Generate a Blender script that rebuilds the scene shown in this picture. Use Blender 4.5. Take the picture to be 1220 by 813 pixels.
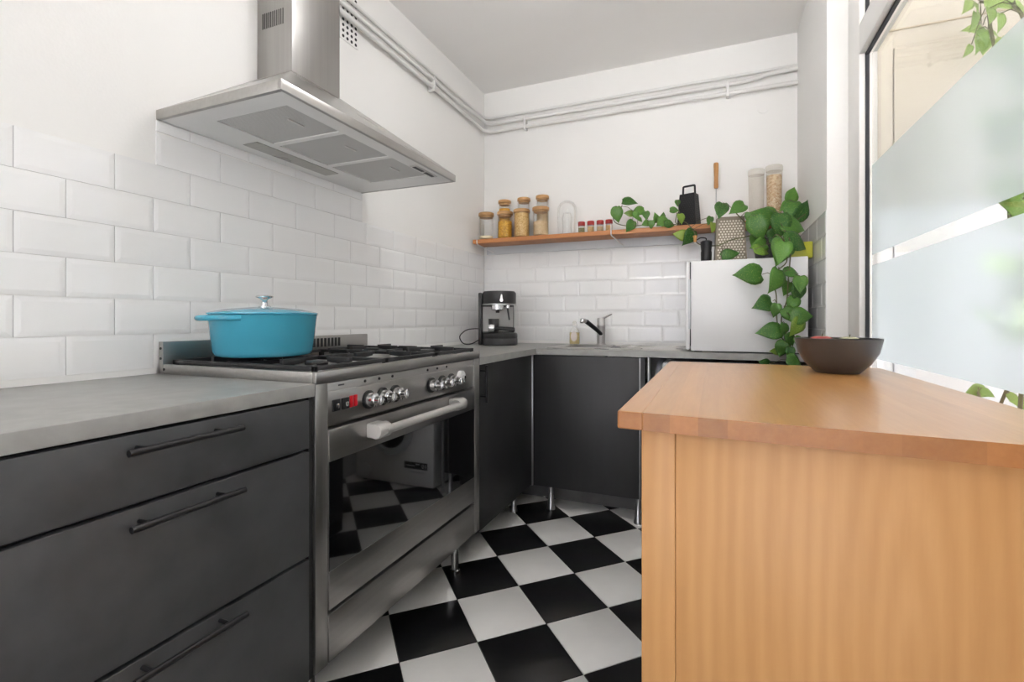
import bpy, bmesh, math, random
from mathutils import Vector, Matrix
random.seed(7)
PI = math.pi
scene = bpy.context.scene
for o in list(bpy.data.objects):
    bpy.data.objects.remove(o, do_unlink=True)
COL = scene.collection

# ------------------------------------------------------------------ camera
cd = bpy.data.cameras.new('camera'); cam = bpy.data.objects.new('camera', cd); COL.objects.link(cam)
cd.sensor_width = 36.0; cd.lens = 581.0 / 1220.0 * 36.0
cd.shift_y = -25.0 / 1220.0; cd.clip_start = 0.02
cam.location = (1.546, 0.0, 1.06); cam.rotation_euler = (PI/2, 0, math.atan(241/581.0))
scene.camera = cam

# ------------------------------------------------------------------ sky and exposure
w = bpy.data.worlds.new('overcast_sky'); scene.world = w; w.use_nodes = True
bg = w.node_tree.nodes['Background']
bg.inputs[0].default_value = (0.98, 0.985, 1.07, 1); bg.inputs[1].default_value = 0.85
scene.view_settings.view_transform = 'Standard'; scene.view_settings.look = 'None'
scene.view_settings.gamma = 1.0; scene.view_settings.use_curve_mapping = False
scene.cycles.transparent_max_bounces = 24
scene.view_settings.exposure = 2.34

sl_ = bpy.data.lights.new('sun', 'SUN'); sl_.energy = 22.0; sl_.angle = math.radians(3); sl_.color = (1.0, 0.98, 0.985)
sun = bpy.data.objects.new('sun', sl_); COL.objects.link(sun); sun.location = (1, -8, 12); sun.rotation_euler = (math.radians(-20), 0, 0)   # high sun behind the camera, added to bounce light off the paving
sun.rotation_euler = Vector((0.05, 0.34, -0.94)).to_track_quat('-Z', 'Y').to_euler()
def daylight_portal(name, loc, rot, sx, sy):
    l = bpy.data.lights.new(name, 'AREA'); l.shape = 'RECTANGLE'; l.size = sx; l.size_y = sy
    l.cycles.is_portal = True
    o = bpy.data.objects.new(name, l); COL.objects.link(o); o.location = loc; o.rotation_euler = rot
daylight_portal('window_portal', (2.16, 1.42, 1.75), (0, PI/2, 0), 1.8, 1.95)
daylight_portal('added_rear_window_portal', (1.025, -3.48, 1.35), (PI/2, 0, 0), 1.95, 2.5)

# ------------------------------------------------------------------ material helpers
def srgb(r, g, b):
    f = lambda c: (c/255/12.92) if c/255 <= 0.04045 else ((c/255+0.055)/1.055)**2.4
    return (f(r), f(g), f(b), 1)
class NT:
    def __init__(s, name):
        s.m = bpy.data.materials.new(name); s.m.use_nodes = True
        s.t = s.m.node_tree; s.t.nodes.clear()
        s.out = s.n('ShaderNodeOutputMaterial')
    def n(s, t, **kw):
        x = s.t.nodes.new(t)
        for k, v in kw.items(): setattr(x, k, v)
        return x
    def l(s, a, b): s.t.links.new(a, b)
    def bsdf(s, **kw):
        p = s.n('ShaderNodeBsdfPrincipled')
        for k, v in kw.items(): p.inputs[k.replace('_', ' ')].default_value = v
        s.l(p.outputs[0], s.out.inputs[0]); return p
    def coords(s, scale=(1,1,1), space='Object', rot=(0,0,0)):
        tc = s.n('ShaderNodeTexCoord'); mp = s.n('ShaderNodeMapping')
        mp.inputs['Scale'].default_value = scale; mp.inputs['Rotation'].default_value = rot
        s.l(tc.outputs[space], mp.inputs['Vector']); return mp.outputs[0]
    def noise(s, vec, scale, detail=4, rough=0.5, dist=0.0):
        x = s.n('ShaderNodeTexNoise'); s.l(vec, x.inputs['Vector'])
        x.inputs['Scale'].default_value = scale; x.inputs['Detail'].default_value = detail
        x.inputs['Roughness'].default_value = rough; x.inputs['Distortion'].default_value = dist
        return x.outputs['Fac']
    def ramp(s, fac, stops):
        r = s.n('ShaderNodeValToRGB'); s.l(fac, r.inputs[0]); e = r.color_ramp.elements
        while len(e) < len(stops): e.new(0.5)
        for q, (p, c) in zip(e, stops): q.position = p; q.color = c
        return r.outputs[0]
    def bump(s, h, strength, dist=0.01):
        b = s.n('ShaderNodeBump'); b.inputs['Strength'].default_value = strength; b.inputs['Distance'].default_value = dist
        s.l(h, b.inputs['Height']); return b.outputs[0]
def mat(name, col, rough=0.5, metal=0.0, var=0.06, vscale=6, bump=0.0, bscale=60, stretch=(1,1,1), coat=0.0, spec=0.5, rvar=0.0):
    t = NT(name); p = t.bsdf(Roughness=rough, Metallic=metal)
    p.inputs['Specular IOR Level'].default_value = spec
    if coat: p.inputs['Coat Weight'].default_value = coat; p.inputs['Coat Roughness'].default_value = 0.06
    v = t.coords(stretch); f = t.noise(v, vscale)
    a = tuple(max(0, c*(1-var)) for c in col[:3])+(1,); b = tuple(min(1, c*(1+var)) for c in col[:3])+(1,)
    t.l(t.ramp(f, [(0.3, a), (0.7, b)]), p.inputs['Base Color'])
    if rvar:
        t.l(t.ramp(f, [(0.3, (rough-rvar,)*3+(1,)), (0.7, (rough+rvar,)*3+(1,))]), p.inputs['Roughness'])
    if bump: t.l(t.bump(t.noise(v, bscale), bump), p.inputs['Normal'])
    return t.m
def wood(name, dark, light, axis, gscale=1.0, rough=0.4, randomize=0.0, fig=0.0, coat=0.0):
    """grain runs along axis (0,1,2)"""
    t = NT(name); p = t.bsdf(Roughness=rough)
    sc = [14*gscale]*3; sc[axis] = 0.9*gscale
    v = t.coords(tuple(sc)); oi = t.n('ShaderNodeObjectInfo')
    if randomize:
        ad = t.n('ShaderNodeVectorMath', operation='ADD'); mu = t.n('ShaderNodeMath', operation='MULTIPLY')
        mu.inputs[1].default_value = 40; t.l(oi.outputs['Random'], mu.inputs[0])
        t.l(v, ad.inputs[0]); t.l(mu.outputs[0], ad.inputs[1]); v = ad.outputs[0]
    n1 = t.noise(v, 1.6, 6, 0.6, 0.6)
    n2 = t.noise(v, 9, 3, 0.6, 0.2)
    mx = t.n('ShaderNodeMix', data_type='FLOAT'); mx.inputs[0].default_value = 0.35
    t.l(n1, mx.inputs[2]); t.l(n2, mx.inputs[3]); fac = mx.outputs[0]
    if fig:
        wv = t.n('ShaderNodeTexWave', wave_type='RINGS', rings_direction='Y'); tc_ = t.n('ShaderNodeTexCoord'); mp_ = t.n('ShaderNodeMapping')
        mp_.inputs['Scale'].default_value = (5.0, 3.0, 0.75); mp_.inputs['Location'].default_value = (-0.45, 0, -0.42); t.l(tc_.outputs['Object'], mp_.inputs['Vector'])
        t.l(mp_.outputs[0], wv.inputs['Vector']); wv.inputs['Scale'].default_value = 2.4
        wv.inputs['Distortion'].default_value = 4.5; wv.inputs['Detail'].default_value = 3; wv.inputs['Detail Scale'].default_value = 1.1; wv.inputs['Detail Roughness'].default_value = 0.5
        m3 = t.n('ShaderNodeMix', data_type='FLOAT'); m3.inputs[0].default_value = fig
        t.l(fac, m3.inputs[2]); t.l(wv.outputs['Fac'], m3.inputs[3]); fac = m3.outputs[0]
    c = t.ramp(fac, [(0.25, dark), (0.75, light)])
    if randomize:
        hs = t.n('ShaderNodeHueSaturation'); mr = t.n('ShaderNodeMapRange')
        mr.inputs[3].default_value = 1-randomize; mr.inputs[4].default_value = 1+randomize*0.6
        t.l(oi.outputs['Random'], mr.inputs[0]); t.l(mr.outputs[0], hs.inputs['Value']); t.l(c, hs.inputs['Color']); c = hs.outputs[0]
    t.l(c, p.inputs['Base Color']); t.l(t.bump(n2, 0.06, 0.002), p.inputs['Normal'])
    if coat: p.inputs['Coat Weight'].default_value = coat; p.inputs['Coat Roughness'].default_value = 0.22
    return t.m
def steel(name, col, rough, axis, metal=1.0, bump=0.012):
    t = NT(name); p = t.bsdf(Roughness=rough, Metallic=metal)
    sc = [40.0]*3; sc[axis] = 0.8
    n1 = t.noise(t.coords(tuple(sc)), 2, 2, 0.5); n2 = t.noise(t.coords((1,1,1)), 5, 3)
    a = tuple(c*0.95 for c in col[:3])+(1,); b = tuple(min(1, c*1.04) for c in col[:3])+(1,)
    t.l(t.ramp(n1, [(0.3, a), (0.7, b)]), p.inputs['Base Color'])
    t.l(t.ramp(n2, [(0.3, (rough*0.92,)*3+(1,)), (0.75, (min(1, rough*1.1),)*3+(1,))]), p.inputs['Roughness'])
    return t.m
def clear(name, tint=(1,1,1,1), refl=0.1, rough=0.02):
    """thin clear glass: transparent with a fresnel reflection"""
    t = NT(name); tr = t.n('ShaderNodeBsdfTransparent'); tr.inputs[0].default_value = tint
    g = t.n('ShaderNodeBsdfGlossy'); g.inputs['Roughness'].default_value = rough
    lw = t.n('ShaderNodeLayerWeight'); lw.inputs[0].default_value = 0.25
    mr = t.n('ShaderNodeMapRange'); mr.inputs[3].default_value = refl*0.4; mr.inputs[4].default_value = min(1, refl*5)
    t.l(lw.outputs['Fresnel'], mr.inputs[0])
    mx = t.n('ShaderNodeMixShader'); t.l(mr.outputs[0], mx.inputs[0]); t.l(tr.outputs[0], mx.inputs[1]); t.l(g.outputs[0], mx.inputs[2])
    t.l(mx.outputs[0], t.out.inputs[0]); return t.m
def frosted(name):
    t = NT(name); tl = t.n('ShaderNodeBsdfTranslucent'); tl.inputs[0].default_value = (0.88, 0.92, 0.95, 1)
    rf = t.n('ShaderNodeBsdfRefraction'); rf.inputs['Color'].default_value = (0.93, 0.965, 0.985, 1)
    rf.inputs['Roughness'].default_value = 0.19; rf.inputs['IOR'].default_value = 1.25
    mx = t.n('ShaderNodeMixShader'); mx.inputs[0].default_value = 0.7
    t.l(tl.outputs[0], mx.inputs[1]); t.l(rf.outputs[0], mx.inputs[2])
    g = t.n('ShaderNodeBsdfGlossy'); g.inputs['Roughness'].default_value = 0.25
    m2 = t.n('ShaderNodeMixShader'); m2.inputs[0].default_value = 0.04
    t.l(mx.outputs[0], m2.inputs[1]); t.l(g.outputs[0], m2.inputs[2]); t.l(m2.outputs[0], t.out.inputs[0]); return t.m
def leafmat(name, c0, c1, yellow):
    t = NT(name); p = t.bsdf(Roughness=0.28)
    v = t.coords((1,1,1)); oi = t.n('ShaderNodeObjectInfo')
    ad = t.n('ShaderNodeVectorMath', operation='ADD'); t.l(v, ad.inputs[0]); t.l(oi.outputs['Random'], ad.inputs[1])
    f = t.noise(ad.outputs[0], 28, 3)
    base = t.ramp(oi.outputs['Random'], [(0.0, c0), (1.0, c1)])
    mx = t.n('ShaderNodeMix', data_type='RGBA'); t.l(t.ramp(f, [(0.55, (0,0,0,1)), (0.72, (0.75,)*3+(1,))]), mx.inputs[0])
    t.l(base, mx.inputs[6]); mx.inputs[7].default_value = yellow
    t.l(mx.outputs[2], p.inputs['Base Color'])
    # thin leaves let some light through
    tl = t.n('ShaderNodeBsdfTranslucent'); t.l(mx.outputs[2], tl.inputs[0])
    ms = t.n('ShaderNodeMixShader'); ms.inputs[0].default_value = 0.25
    t.l(p.outputs[0], ms.inputs[1]); t.l(tl.outputs[0], ms.inputs[2]); t.l(ms.outputs[0], t.out.inputs[0])
    return t.m
def granular(name, a, b, scale, rough=0.6):
    t = NT(name); p = t.bsdf(Roughness=rough)
    vo = t.n('ShaderNodeTexVoronoi'); vo.inputs['Scale'].default_value = scale; t.l(t.coords(), vo.inputs['Vector'])
    cr = t.n('ShaderNodeSeparateColor'); t.l(vo.outputs['Color'], cr.inputs[0])
    t.l(t.ramp(cr.outputs[0], [(0.1, a), (0.9, b)]), p.inputs['Base Color'])
    t.l(t.bump(vo.outputs['Distance'], 0.6, 0.004), p.inputs['Normal']); return t.m

M = {}
M['paint'] = mat('wall_paint', srgb(244,243,240), 0.75, var=0.012, vscale=2, bump=0.05, bscale=120)
M['ceil'] = mat('ceiling_paint', srgb(246,245,243), 0.85, var=0.012, vscale=2, bump=0.04, bscale=90)
M['tile'] = mat('glazed_white_tile', srgb(247,247,246), 0.1, var=0.012, vscale=4, bump=0.03, bscale=14, coat=0.3)
M['white'] = mat('white_lacquer', srgb(236,236,236), 0.3, var=0.01)
M['pipe'] = mat('white_pipe_paint', srgb(232,231,228), 0.45, var=0.02)
M['frame'] = mat('window_frame_paint', srgb(232,230,226), 0.35, var=0.015)
M['gasket'] = mat('dark_rubber_gasket', srgb(45,47,52), 0.6)
M['worktop'] = mat('grey_concrete_laminate', srgb(156,156,153), 0.38, var=0.09, vscale=22, bump=0.03, bscale=90)
M['front'] = mat('charcoal_cabinet_front', srgb(70,71,73), 0.42, var=0.26, vscale=9, bump=0.02, bscale=70, rvar=0.08)
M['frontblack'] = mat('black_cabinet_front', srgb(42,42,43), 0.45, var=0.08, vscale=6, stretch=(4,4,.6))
M['carcass'] = mat('dark_carcass_board', srgb(38,38,39), 0.6)
M['blackmetal'] = mat('black_metal', srgb(34,34,36), 0.38, metal=0.3)
M['black'] = mat('black_plastic', srgb(28,28,29), 0.4)
M['blackgloss'] = mat('black_gloss_plastic', srgb(22,22,23), 0.18)
M['iron'] = mat('cast_iron', srgb(40,40,41), 0.5, var=0.15, vscale=40, bump=0.15, bscale=200)
M['steelx'] = steel('brushed_steel_vertical', srgb(168,166,163), 0.34, 2)
M['steely'] = steel('brushed_steel_along_wall', srgb(178,176,173), 0.35, 1)
M['steelsat'] = steel('satin_steel', srgb(214,212,209), 0.4, 1, metal=0.65)
M['steelb'] = steel('brushed_steel_across', srgb(180,178,174), 0.28, 0)
M['chrome'] = mat('chrome', srgb(215,215,216), 0.12, metal=1.0, var=0.02)
M['alu'] = mat('brushed_aluminium', srgb(190,190,190), 0.32, metal=1.0, var=0.03)
M['handle'] = mat('satin_handle_metal', srgb(200,198,195), 0.42, metal=0.5, var=0.02)
M['underside'] = mat('lit_steel_underside', srgb(236,235,233), 0.4, metal=0.15, var=0.02)  # whitened steel: light reaching the hood underside put into the colour
M['islandside'] = mat('grey_side_board', srgb(74,73,70), 0.55)
M['filter'] = None
M['ovenglass'] = mat('dark_oven_glass', srgb(14,14,15), 0.03, var=0.02, spec=0.9, coat=0.6)
M['red'] = mat('red_indicator_plastic', srgb(190,22,34), 0.3)
M['dial'] = mat('white_dial', srgb(230,230,228), 0.3)
M['teal'] = mat('turquoise_enamel', srgb(66,160,186), 0.16, var=0.03, coat=0.2)
M['floorblack'] = mat('black_floor_tile', srgb(26,26,27), 0.28, var=0.15, vscale=9, bump=0.02, bscale=60)
M['floorwhite'] = mat('white_floor_tile', srgb(238,237,234), 0.3, var=0.025, vscale=9, bump=0.02, bscale=60)
M['grout'] = mat('grey_grout', srgb(92,91,88), 0.9)
M['stave'] = wood('beech_stave', srgb(200,138,74), srgb(222,166,102), 1, 1.0, 0.3, randomize=0.05, coat=0.5)
M['endgrain'] = wood('beech_end_grain', srgb(154,96,44), srgb(176,116,60), 1, 1.0, 0.35, randomize=0.2)
M['panelwood'] = wood('beech_panel', srgb(188,136,80), srgb(208,158,102), 2, 0.6, 0.42, fig=0.17)
M['shelfwood'] = wood('shelf_wood', srgb(184,116,66), srgb(214,150,98), 0, 1.0, 0.45)
M['bamboo'] = wood('bamboo_lid', srgb(176,128,76), srgb(208,164,110), 0, 2.0, 0.45)
M['handlewood'] = wood('handle_wood', srgb(176,118,62), srgb(214,160,98), 2, 2.0, 0.4)
M['glass'] = clear('jar_glass', (0.985,0.99,0.99,1), 0.07)
M['pane'] = clear('window_glass', (0.85,0.85,0.86,1), 0.04)
M['film'] = frosted('frosted_window_film')
def cloudy(name):
    t = NT(name); tr = t.n('ShaderNodeBsdfTransparent'); tr.inputs[0].default_value = (0.97,0.96,0.94,1)
    pb = t.n('ShaderNodeBsdfPrincipled'); pb.inputs['Base Color'].default_value = srgb(226,222,212); pb.inputs['Roughness'].default_value = 0.25
    mx = t.n('ShaderNodeMixShader'); mx.inputs[0].default_value = 0.22
    t.l(tr.outputs[0], mx.inputs[1]); t.l(pb.outputs[0], mx.inputs[2]); t.l(mx.outputs[0], t.out.inputs[0]); return t.m
M['plasticclear'] = cloudy('cloudy_plastic')
M['bowl'] = mat('dark_stoneware', srgb(72,68,66), 0.32, var=0.06, vscale=12)
M['bowlin'] = mat('stoneware_inside', srgb(120,116,112), 0.35)
M['apple'] = mat('pink_apple_skin', srgb(214,104,98), 0.3, var=0.25, vscale=16)
M['pear'] = mat('pale_green_fruit_skin', srgb(196,192,160), 0.4, var=0.1, vscale=10)
M['cream'] = mat('cream_exterior_paint', srgb(204,198,184), 0.7, var=0.02)
M['extwhite'] = mat('white_exterior', srgb(240,241,243), 0.6, var=0.01)
M['creamdark'] = mat('cream_joint', srgb(196,184,160), 0.8)
M['skyblock'] = mat('grey_sky_blocker', srgb(160,158,154), 0.85, var=0.08, vscale=3)
M['stone'] = mat('balcony_floor_stone', srgb(176,176,172), 0.8, var=0.08, vscale=8)
M['leaf'] = leafmat('pothos_leaf', srgb(52,104,44), srgb(104,156,66), srgb(160,190,92))
M['leafy'] = leafmat('young_pothos_leaf', srgb(110,150,52), srgb(156,182,74), srgb(196,206,116))
M['leafout'] = leafmat('outdoor_leaf', srgb(120,164,74), srgb(170,200,110), srgb(196,214,130))
M['stem'] = mat('plant_stem', srgb(92,92,56), 0.5, var=0.2)
M['yellow'] = mat('yellow_green_tin', srgb(176,178,52), 0.4)
M['darkpot'] = mat('dark_plant_pot', srgb(52,50,50), 0.5)
M['soil'] = mat('potting_soil', srgb(52,40,30), 0.9, bump=0.5, bscale=150)
M['rubber'] = mat('black_rubber', srgb(22,22,23), 0.55)
M['coffee'] = mat('dark_grey_appliance', srgb(50,50,50), 0.34, var=0.05)
M['coffeepanel'] = mat('grey_appliance_panel', srgb(150,149,146), 0.36, metal=0.4)
M['soapliquid'] = mat('pale_amber_soap', srgb(220,202,150), 0.15, var=0.03)
M['label'] = mat('pale_paper_label', srgb(222,212,204), 0.6)
M['redlid'] = mat('red_spice_lid', srgb(178,46,44), 0.35)
M['greystrip'] = mat('pale_grey_rail', srgb(206,209,212), 0.4)
M['skirt'] = mat('grey_plinth_wall', srgb(104,103,101), 0.8, var=0.15, vscale=12)

# ------------------------------------------------------------------ mesh helpers
class MB:
    def __init__(s): s.bm = bmesh.new(); s.mi = 0
    def _add(s, t):
        me = bpy.data.meshes.new('tmp'); t.to_mesh(me); t.free()
        n0 = len(s.bm.faces); s.bm.from_mesh(me); bpy.data.meshes.remove(me)
        s.bm.faces.ensure_lookup_table()
        for f in s.bm.faces[n0:]: f.material_index = s.mi
        return s
    def box(s, x0, y0, z0, x1, y1, z1, bev=0.0, seg=2):
        t = bmesh.new(); v = [t.verts.new(p) for p in [(x0,y0,z0),(x1,y0,z0),(x1,y1,z0),(x0,y1,z0),(x0,y0,z1),(x1,y0,z1),(x1,y1,z1),(x0,y1,z1)]]
        for q in ((0,3,2,1),(4,5,6,7),(0,1,5,4),(1,2,6,5),(2,3,7,6),(3,0,4,7)): t.faces.new([v[i] for i in q])
        if bev: bmesh.ops.bevel(t, geom=list(t.edges), offset=bev, segments=seg, affect='EDGES', profile=0.5)
        return s._add(t)
    def hexa(s, pts, bev=0.0):
        t = bmesh.new(); v = [t.verts.new(p) for p in pts]
        for q in ((0,3,2,1),(4,5,6,7),(0,1,5,4),(1,2,6,5),(2,3,7,6),(3,0,4,7)): t.faces.new([v[i] for i in q])
        if bev: bmesh.ops.bevel(t, geom=list(t.edges), offset=bev, segments=2, affect='EDGES', profile=0.5)
        return s._add(t)
    def prism(s, poly, z0, z1, bev=0.0):
        t = bmesh.new(); a = [t.verts.new((p[0], p[1], z0)) for p in poly]; b = [t.verts.new((p[0], p[1], z1)) for p in poly]
        t.faces.new(a[::-1]); t.faces.new(b); n = len(poly)
        for i in range(n): t.faces.new((a[i], a[(i+1) % n], b[(i+1) % n], b[i]))
        if bev: bmesh.ops.bevel(t, geom=list(t.edges), offset=bev, segments=2, affect='EDGES', profile=0.5)
        return s._add(t)
    def lathe(s, prof, c=(0,0,0), seg=28, axis='z', sx=1.0, sy=1.0):
        t = bmesh.new(); rings = []
        for r, z in prof:
            if r < 1e-6: rings.append([t.verts.new((0,0,z))]); continue
            rings.append([t.verts.new((r*math.cos(2*PI*i/seg)*sx, r*math.sin(2*PI*i/seg)*sy, z)) for i in range(seg)])
        for a, b in zip(rings, rings[1:]):
            for i in range(seg):
                j = (i+1) % seg
                if len(a) == 1 and len(b) == 1: continue
                if len(a) == 1: t.faces.new((a[0], b[j], b[i]))
                elif len(b) == 1: t.faces.new((a[i], a[j], b[0]))
                else: t.faces.new((a[i], a[j], b[j], b[i]))
        if len(rings[0]) > 1: t.faces.new(rings[0][::-1])
        if len(rings[-1]) > 1: t.faces.new(rings[-1])
        if axis == 'x': bmesh.ops.transform(t, matrix=Matrix.Rotation(PI/2, 4, 'Y'), verts=t.verts)
        if axis == 'y': bmesh.ops.transform(t, matrix=Matrix.Rotation(PI/2, 4, 'X'), verts=t.verts)
        bmesh.ops.recalc_face_normals(t, faces=t.faces)
        bmesh.ops.translate(t, vec=c, verts=t.verts)
        return s._add(t)
    def cyl(s, p0, p1, r0, r1=None, seg=16):
        return s.tube([p0, p1], [r0, r0 if r1 is None else r1], seg)
    def tube(s, pts, r, seg=8, closed=False):
        pts = [Vector(p) for p in pts]; n = len(pts); rs = r if isinstance(r, (list, tuple)) else [r]*n
        t = bmesh.new(); rings = []; up = None
        for i, p in enumerate(pts):
            if closed: d = pts[(i+1) % n]-pts[i-1]
            else: d = pts[min(i+1, n-1)]-pts[max(i-1, 0)]
            d.normalize()
            if up is None: up = Vector((0,0,1)) if abs(d.z) < 0.9 else Vector((1,0,0))
            a = d.cross(up); a.normalize(); b = a.cross(d); b.normalize(); up = b
            rings.append([t.verts.new(p+(a*math.cos(2*PI*k/seg)+b*math.sin(2*PI*k/seg))*rs[i]) for k in range(seg)])
        m = n if closed else n-1
        for i in range(m):
            A, Bq = rings[i], rings[(i+1) % n]
            for k in range(seg): t.faces.new((A[k], A[(k+1) % seg], Bq[(k+1) % seg], Bq[k]))
        if not closed: t.faces.new(rings[0][::-1]); t.faces.new(rings[-1])
        bmesh.ops.recalc_face_normals(t, faces=t.faces)
        return s._add(t)
    def sphere(s, c, r, sc=(1,1,1), seg=20):
        t = bmesh.new(); bmesh.ops.create_uvsphere(t, u_segments=seg, v_segments=seg//2, radius=r)
        bmesh.ops.scale(t, vec=sc, verts=t.verts); bmesh.ops.translate(t, vec=c, verts=t.verts); return s._add(t)
    def slot(s, i): s.mi = i; return s
    def build(s, name, mats, parent=None, local=False, base=None, smooth=True):
        """world coordinates are turned into the parent's; base = origin of a top-level mesh"""
        me = bpy.data.meshes.new(name)
        off = Vector((0,0,0))
        if parent is not None and not local: off = org(parent)
        elif base is not None: off = Vector(base)
        if off.length: bmesh.ops.translate(s.bm, vec=-off, verts=s.bm.verts)
        s.bm.to_mesh(me); s.bm.free()
        if not isinstance(mats, (list, tuple)): mats = [mats]
        for m in mats: me.materials.append(m)
        if smooth: me.shade_smooth(); me.set_sharp_from_angle(angle=math.radians(38))
        o = bpy.data.objects.new(name, me); COL.objects.link(o)
        if parent is not None: o.parent = parent
        elif base is not None: o.location = base
        return o
def org(o):
    v = Vector(o.location)
    while o.parent: o = o.parent; v += Vector(o.location)
    return v
def tag(o, label, cat, group=None):
    o['label'] = label; o['category'] = cat
    if group: o['group'] = group
    return o
def struct(o, label=None):
    o['kind'] = 'structure'
    if label: o['label'] = label
    return o
def thing(name, loc, label, cat, rz=0.0, group=None):
    o = bpy.data.objects.new(name, None); COL.objects.link(o); o.location = loc; o.rotation_euler = (0,0,rz)
    o.empty_display_size = 0.05
    return tag(o, label, cat, group)
def dup(o, parent=None, loc=None):
    c = o.copy(); COL.objects.link(c)
    if parent is not None: c.parent = parent
    if loc is not None: c.location = loc
    return c
def piece(name, me, loc, parent):
    o = bpy.data.objects.new(name, me); COL.objects.link(o); o.parent = parent; o.location = Vector(loc)-org(parent); return o

# ================================================================== THE ROOM
def fill_lamp(loc):  # globe out of view, added to fill the walls and ceiling with light
    t = NT('fill_lamp_glow'); e_ = t.n('ShaderNodeEmission'); e_.inputs[0].default_value = (1.0, 0.99, 0.99, 1); e_.inputs[1].default_value = 4.0
    t.l(e_.outputs[0], t.out.inputs[0])
    o = thing('fill_lamp', loc, 'added unseen white globe fill lamp hanging from the ceiling over the kitchen floor', 'lamp')
    MB().sphere(loc, 0.13, seg=32).build('globe', t.m, o)
    MB().cyl((loc[0],loc[1],loc[2]+0.12),(loc[0],loc[1],2.69),0.004,seg=8).build('cord', M['white'], o)
    MB().lathe([(0.05,2.68),(0.055,2.684),(0.055,2.704),(0,2.7045)], (loc[0],loc[1],0), 24).build('ceiling_rose', M['white'], o)
RH = 2.705; WX = 2.06; YB = 3.2
def sbox(name, *a, m='paint', bev=0.0):
    return struct(MB().box(*a, bev).build(name, M[m], base=((a[0]+a[3])/2, (a[1]+a[4])/2, a[2])))
wall_left = sbox('wall_left', -0.12, -3.5, 0, 0, YB, RH)
wall_back = sbox('wall_back', -0.12, YB, 0, 2.2, YB+0.12, RH)
wall_right = sbox('wall_right', 1.985, 2.41, 0, 2.15, YB, RH)
sbox('wall_under_window', WX, 0.45, 0, 2.15, 2.41, 0.845)
sbox('wall_over_window', WX, 0.45, 2.64, 2.15, 2.41, RH)
sbox('wall_right_near', WX, -3.5, 0, 2.15, 0.45, RH)
rear = MB().box(-0.12,-3.62,2.6,2.15,-3.5,RH).box(-0.12,-3.62,0,0.05,-3.5,2.6).box(2.0,-3.62,0,2.15,-3.5,2.6)
struct(rear.build('wall_rear', M['paint'], base=(1,-3.56,0)))
sbox('ceiling', -0.12, -3.62, RH, 2.15, YB+0.12, RH+0.1, m='ceil')
sbox('baseboard_back', 0.0, YB-0.02, 0.0, 1.985, YB, 0.11, m='skirt')

fill_lamp((1.22, 1.50, 2.48))
# floor: slab plus single diagonal tiles
EI = Vector((0.180,-0.190)); EJ = Vector((0.180,0.179)); OR = Vector((0.645,1.630))
floor = sbox('floor', -0.12, -3.62, -0.1, 2.15, YB+0.12, -0.006, m='grout')
def clip(poly, x0, x1, y0, y1):
    for ax, lim, sg in ((0,x0,1),(0,x1,-1),(1,y0,1),(1,y1,-1)):
        out = []
        for i in range(len(poly)):
            a, b = poly[i], poly[(i+1) % len(poly)]
            da, db = sg*(a[ax]-lim), sg*(b[ax]-lim)
            if da >= 0: out.append(a)
            if (da >= 0) != (db >= 0):
                t = da/(da-db); out.append((a[0]+(b[0]-a[0])*t, a[1]+(b[1]-a[1])*t))
        poly = out
        if not poly: return []
    return poly
def poly_area(p): return abs(sum(p[i][0]*p[(i+1) % len(p)][1]-p[(i+1) % len(p)][0]*p[i][1] for i in range(len(p))))/2
g = 0.006; tile_full = {}
for i in range(-20, 21):
    for j in range(-20, 21):
        q = [OR+EI*(i+a)+EJ*(j+b) for a, b in ((g,g),(1-g,g),(1-g,1-g),(g,1-g))]
        q = [(p.x, p.y) for p in q]
        p = clip(q, 0.002, WX-0.002, -3.49, YB-0.022)
        if len(p) < 3 or poly_area(p) < 0.002: continue
        white = (i+j) % 2 == 0; key = white
        c = OR+EI*(i+.5)+EJ*(j+.5); m = M['floorwhite'] if white else M['floorblack']
        if poly_area(p) > 0.999*poly_area(q):
            if key not in tile_full:
                o = MB().prism([(a-c.x, b-c.y) for a, b in p[::-1]], 0, 0.006, 0.0012).build('floor_tile', m)
                tile_full[key] = o.data; bpy.data.objects.remove(o)
            piece('floor_tile', tile_full[key], (c.x, c.y, -0.006), floor)
        else:
            MB().prism(p[::-1], -0.006, 0.0).build('floor_tile', m, floor)

# bevelled wall tiles
tcache = {}
def wall_tile(parent, wall, a0, a1, b0, b1):
    key = (wall, round(a1-a0, 4), round(b1-b0, 4))
    if key not in tcache:
        W, H, T, e = a1-a0, b1-b0, 0.0045, min(0.013, (a1-a0)/3, (b1-b0)/3)
        pts = [(0,0,0),(W,0,0),(W,H,0),(0,H,0),(0,0,.003),(W,0,.003),(W,H,.003),(0,H,.003),(e,e,T),(W-e,e,T),(W-e,H-e,T),(e,H-e,T)]
        f = lambda p: {'L': (p[2], p[0], p[1]), 'B': (p[0], -p[2], p[1]), 'R': (-p[2], p[0], p[1])}[wall]
        bm = bmesh.new(); v = [bm.verts.new(f(p)) for p in pts]
        for k in range(4):
            k2 = (k+1) % 4; bm.faces.new((v[k], v[k2], v[k2+4], v[k+4])); bm.faces.new((v[k+4], v[k2+4], v[k2+8], v[k+8]))
        bm.faces.new(v[8:12]); bm.faces.new(v[0:4][::-1]); bmesh.ops.recalc_face_normals(bm, faces=bm.faces)
        me = bpy.data.meshes.new('wall_tile'); bm.to_mesh(me); bm.free(); me.materials.append(M['tile']); tcache[key] = me
    loc = {'L': (0.0, a0, b0), 'B': (a0, YB, b0), 'R': (1.985, a0, b0)}[wall]
    piece('wall_tile', tcache[key], loc, parent)
PZ, PW, G = 0.1015, 0.2125, 0.0014
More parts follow.
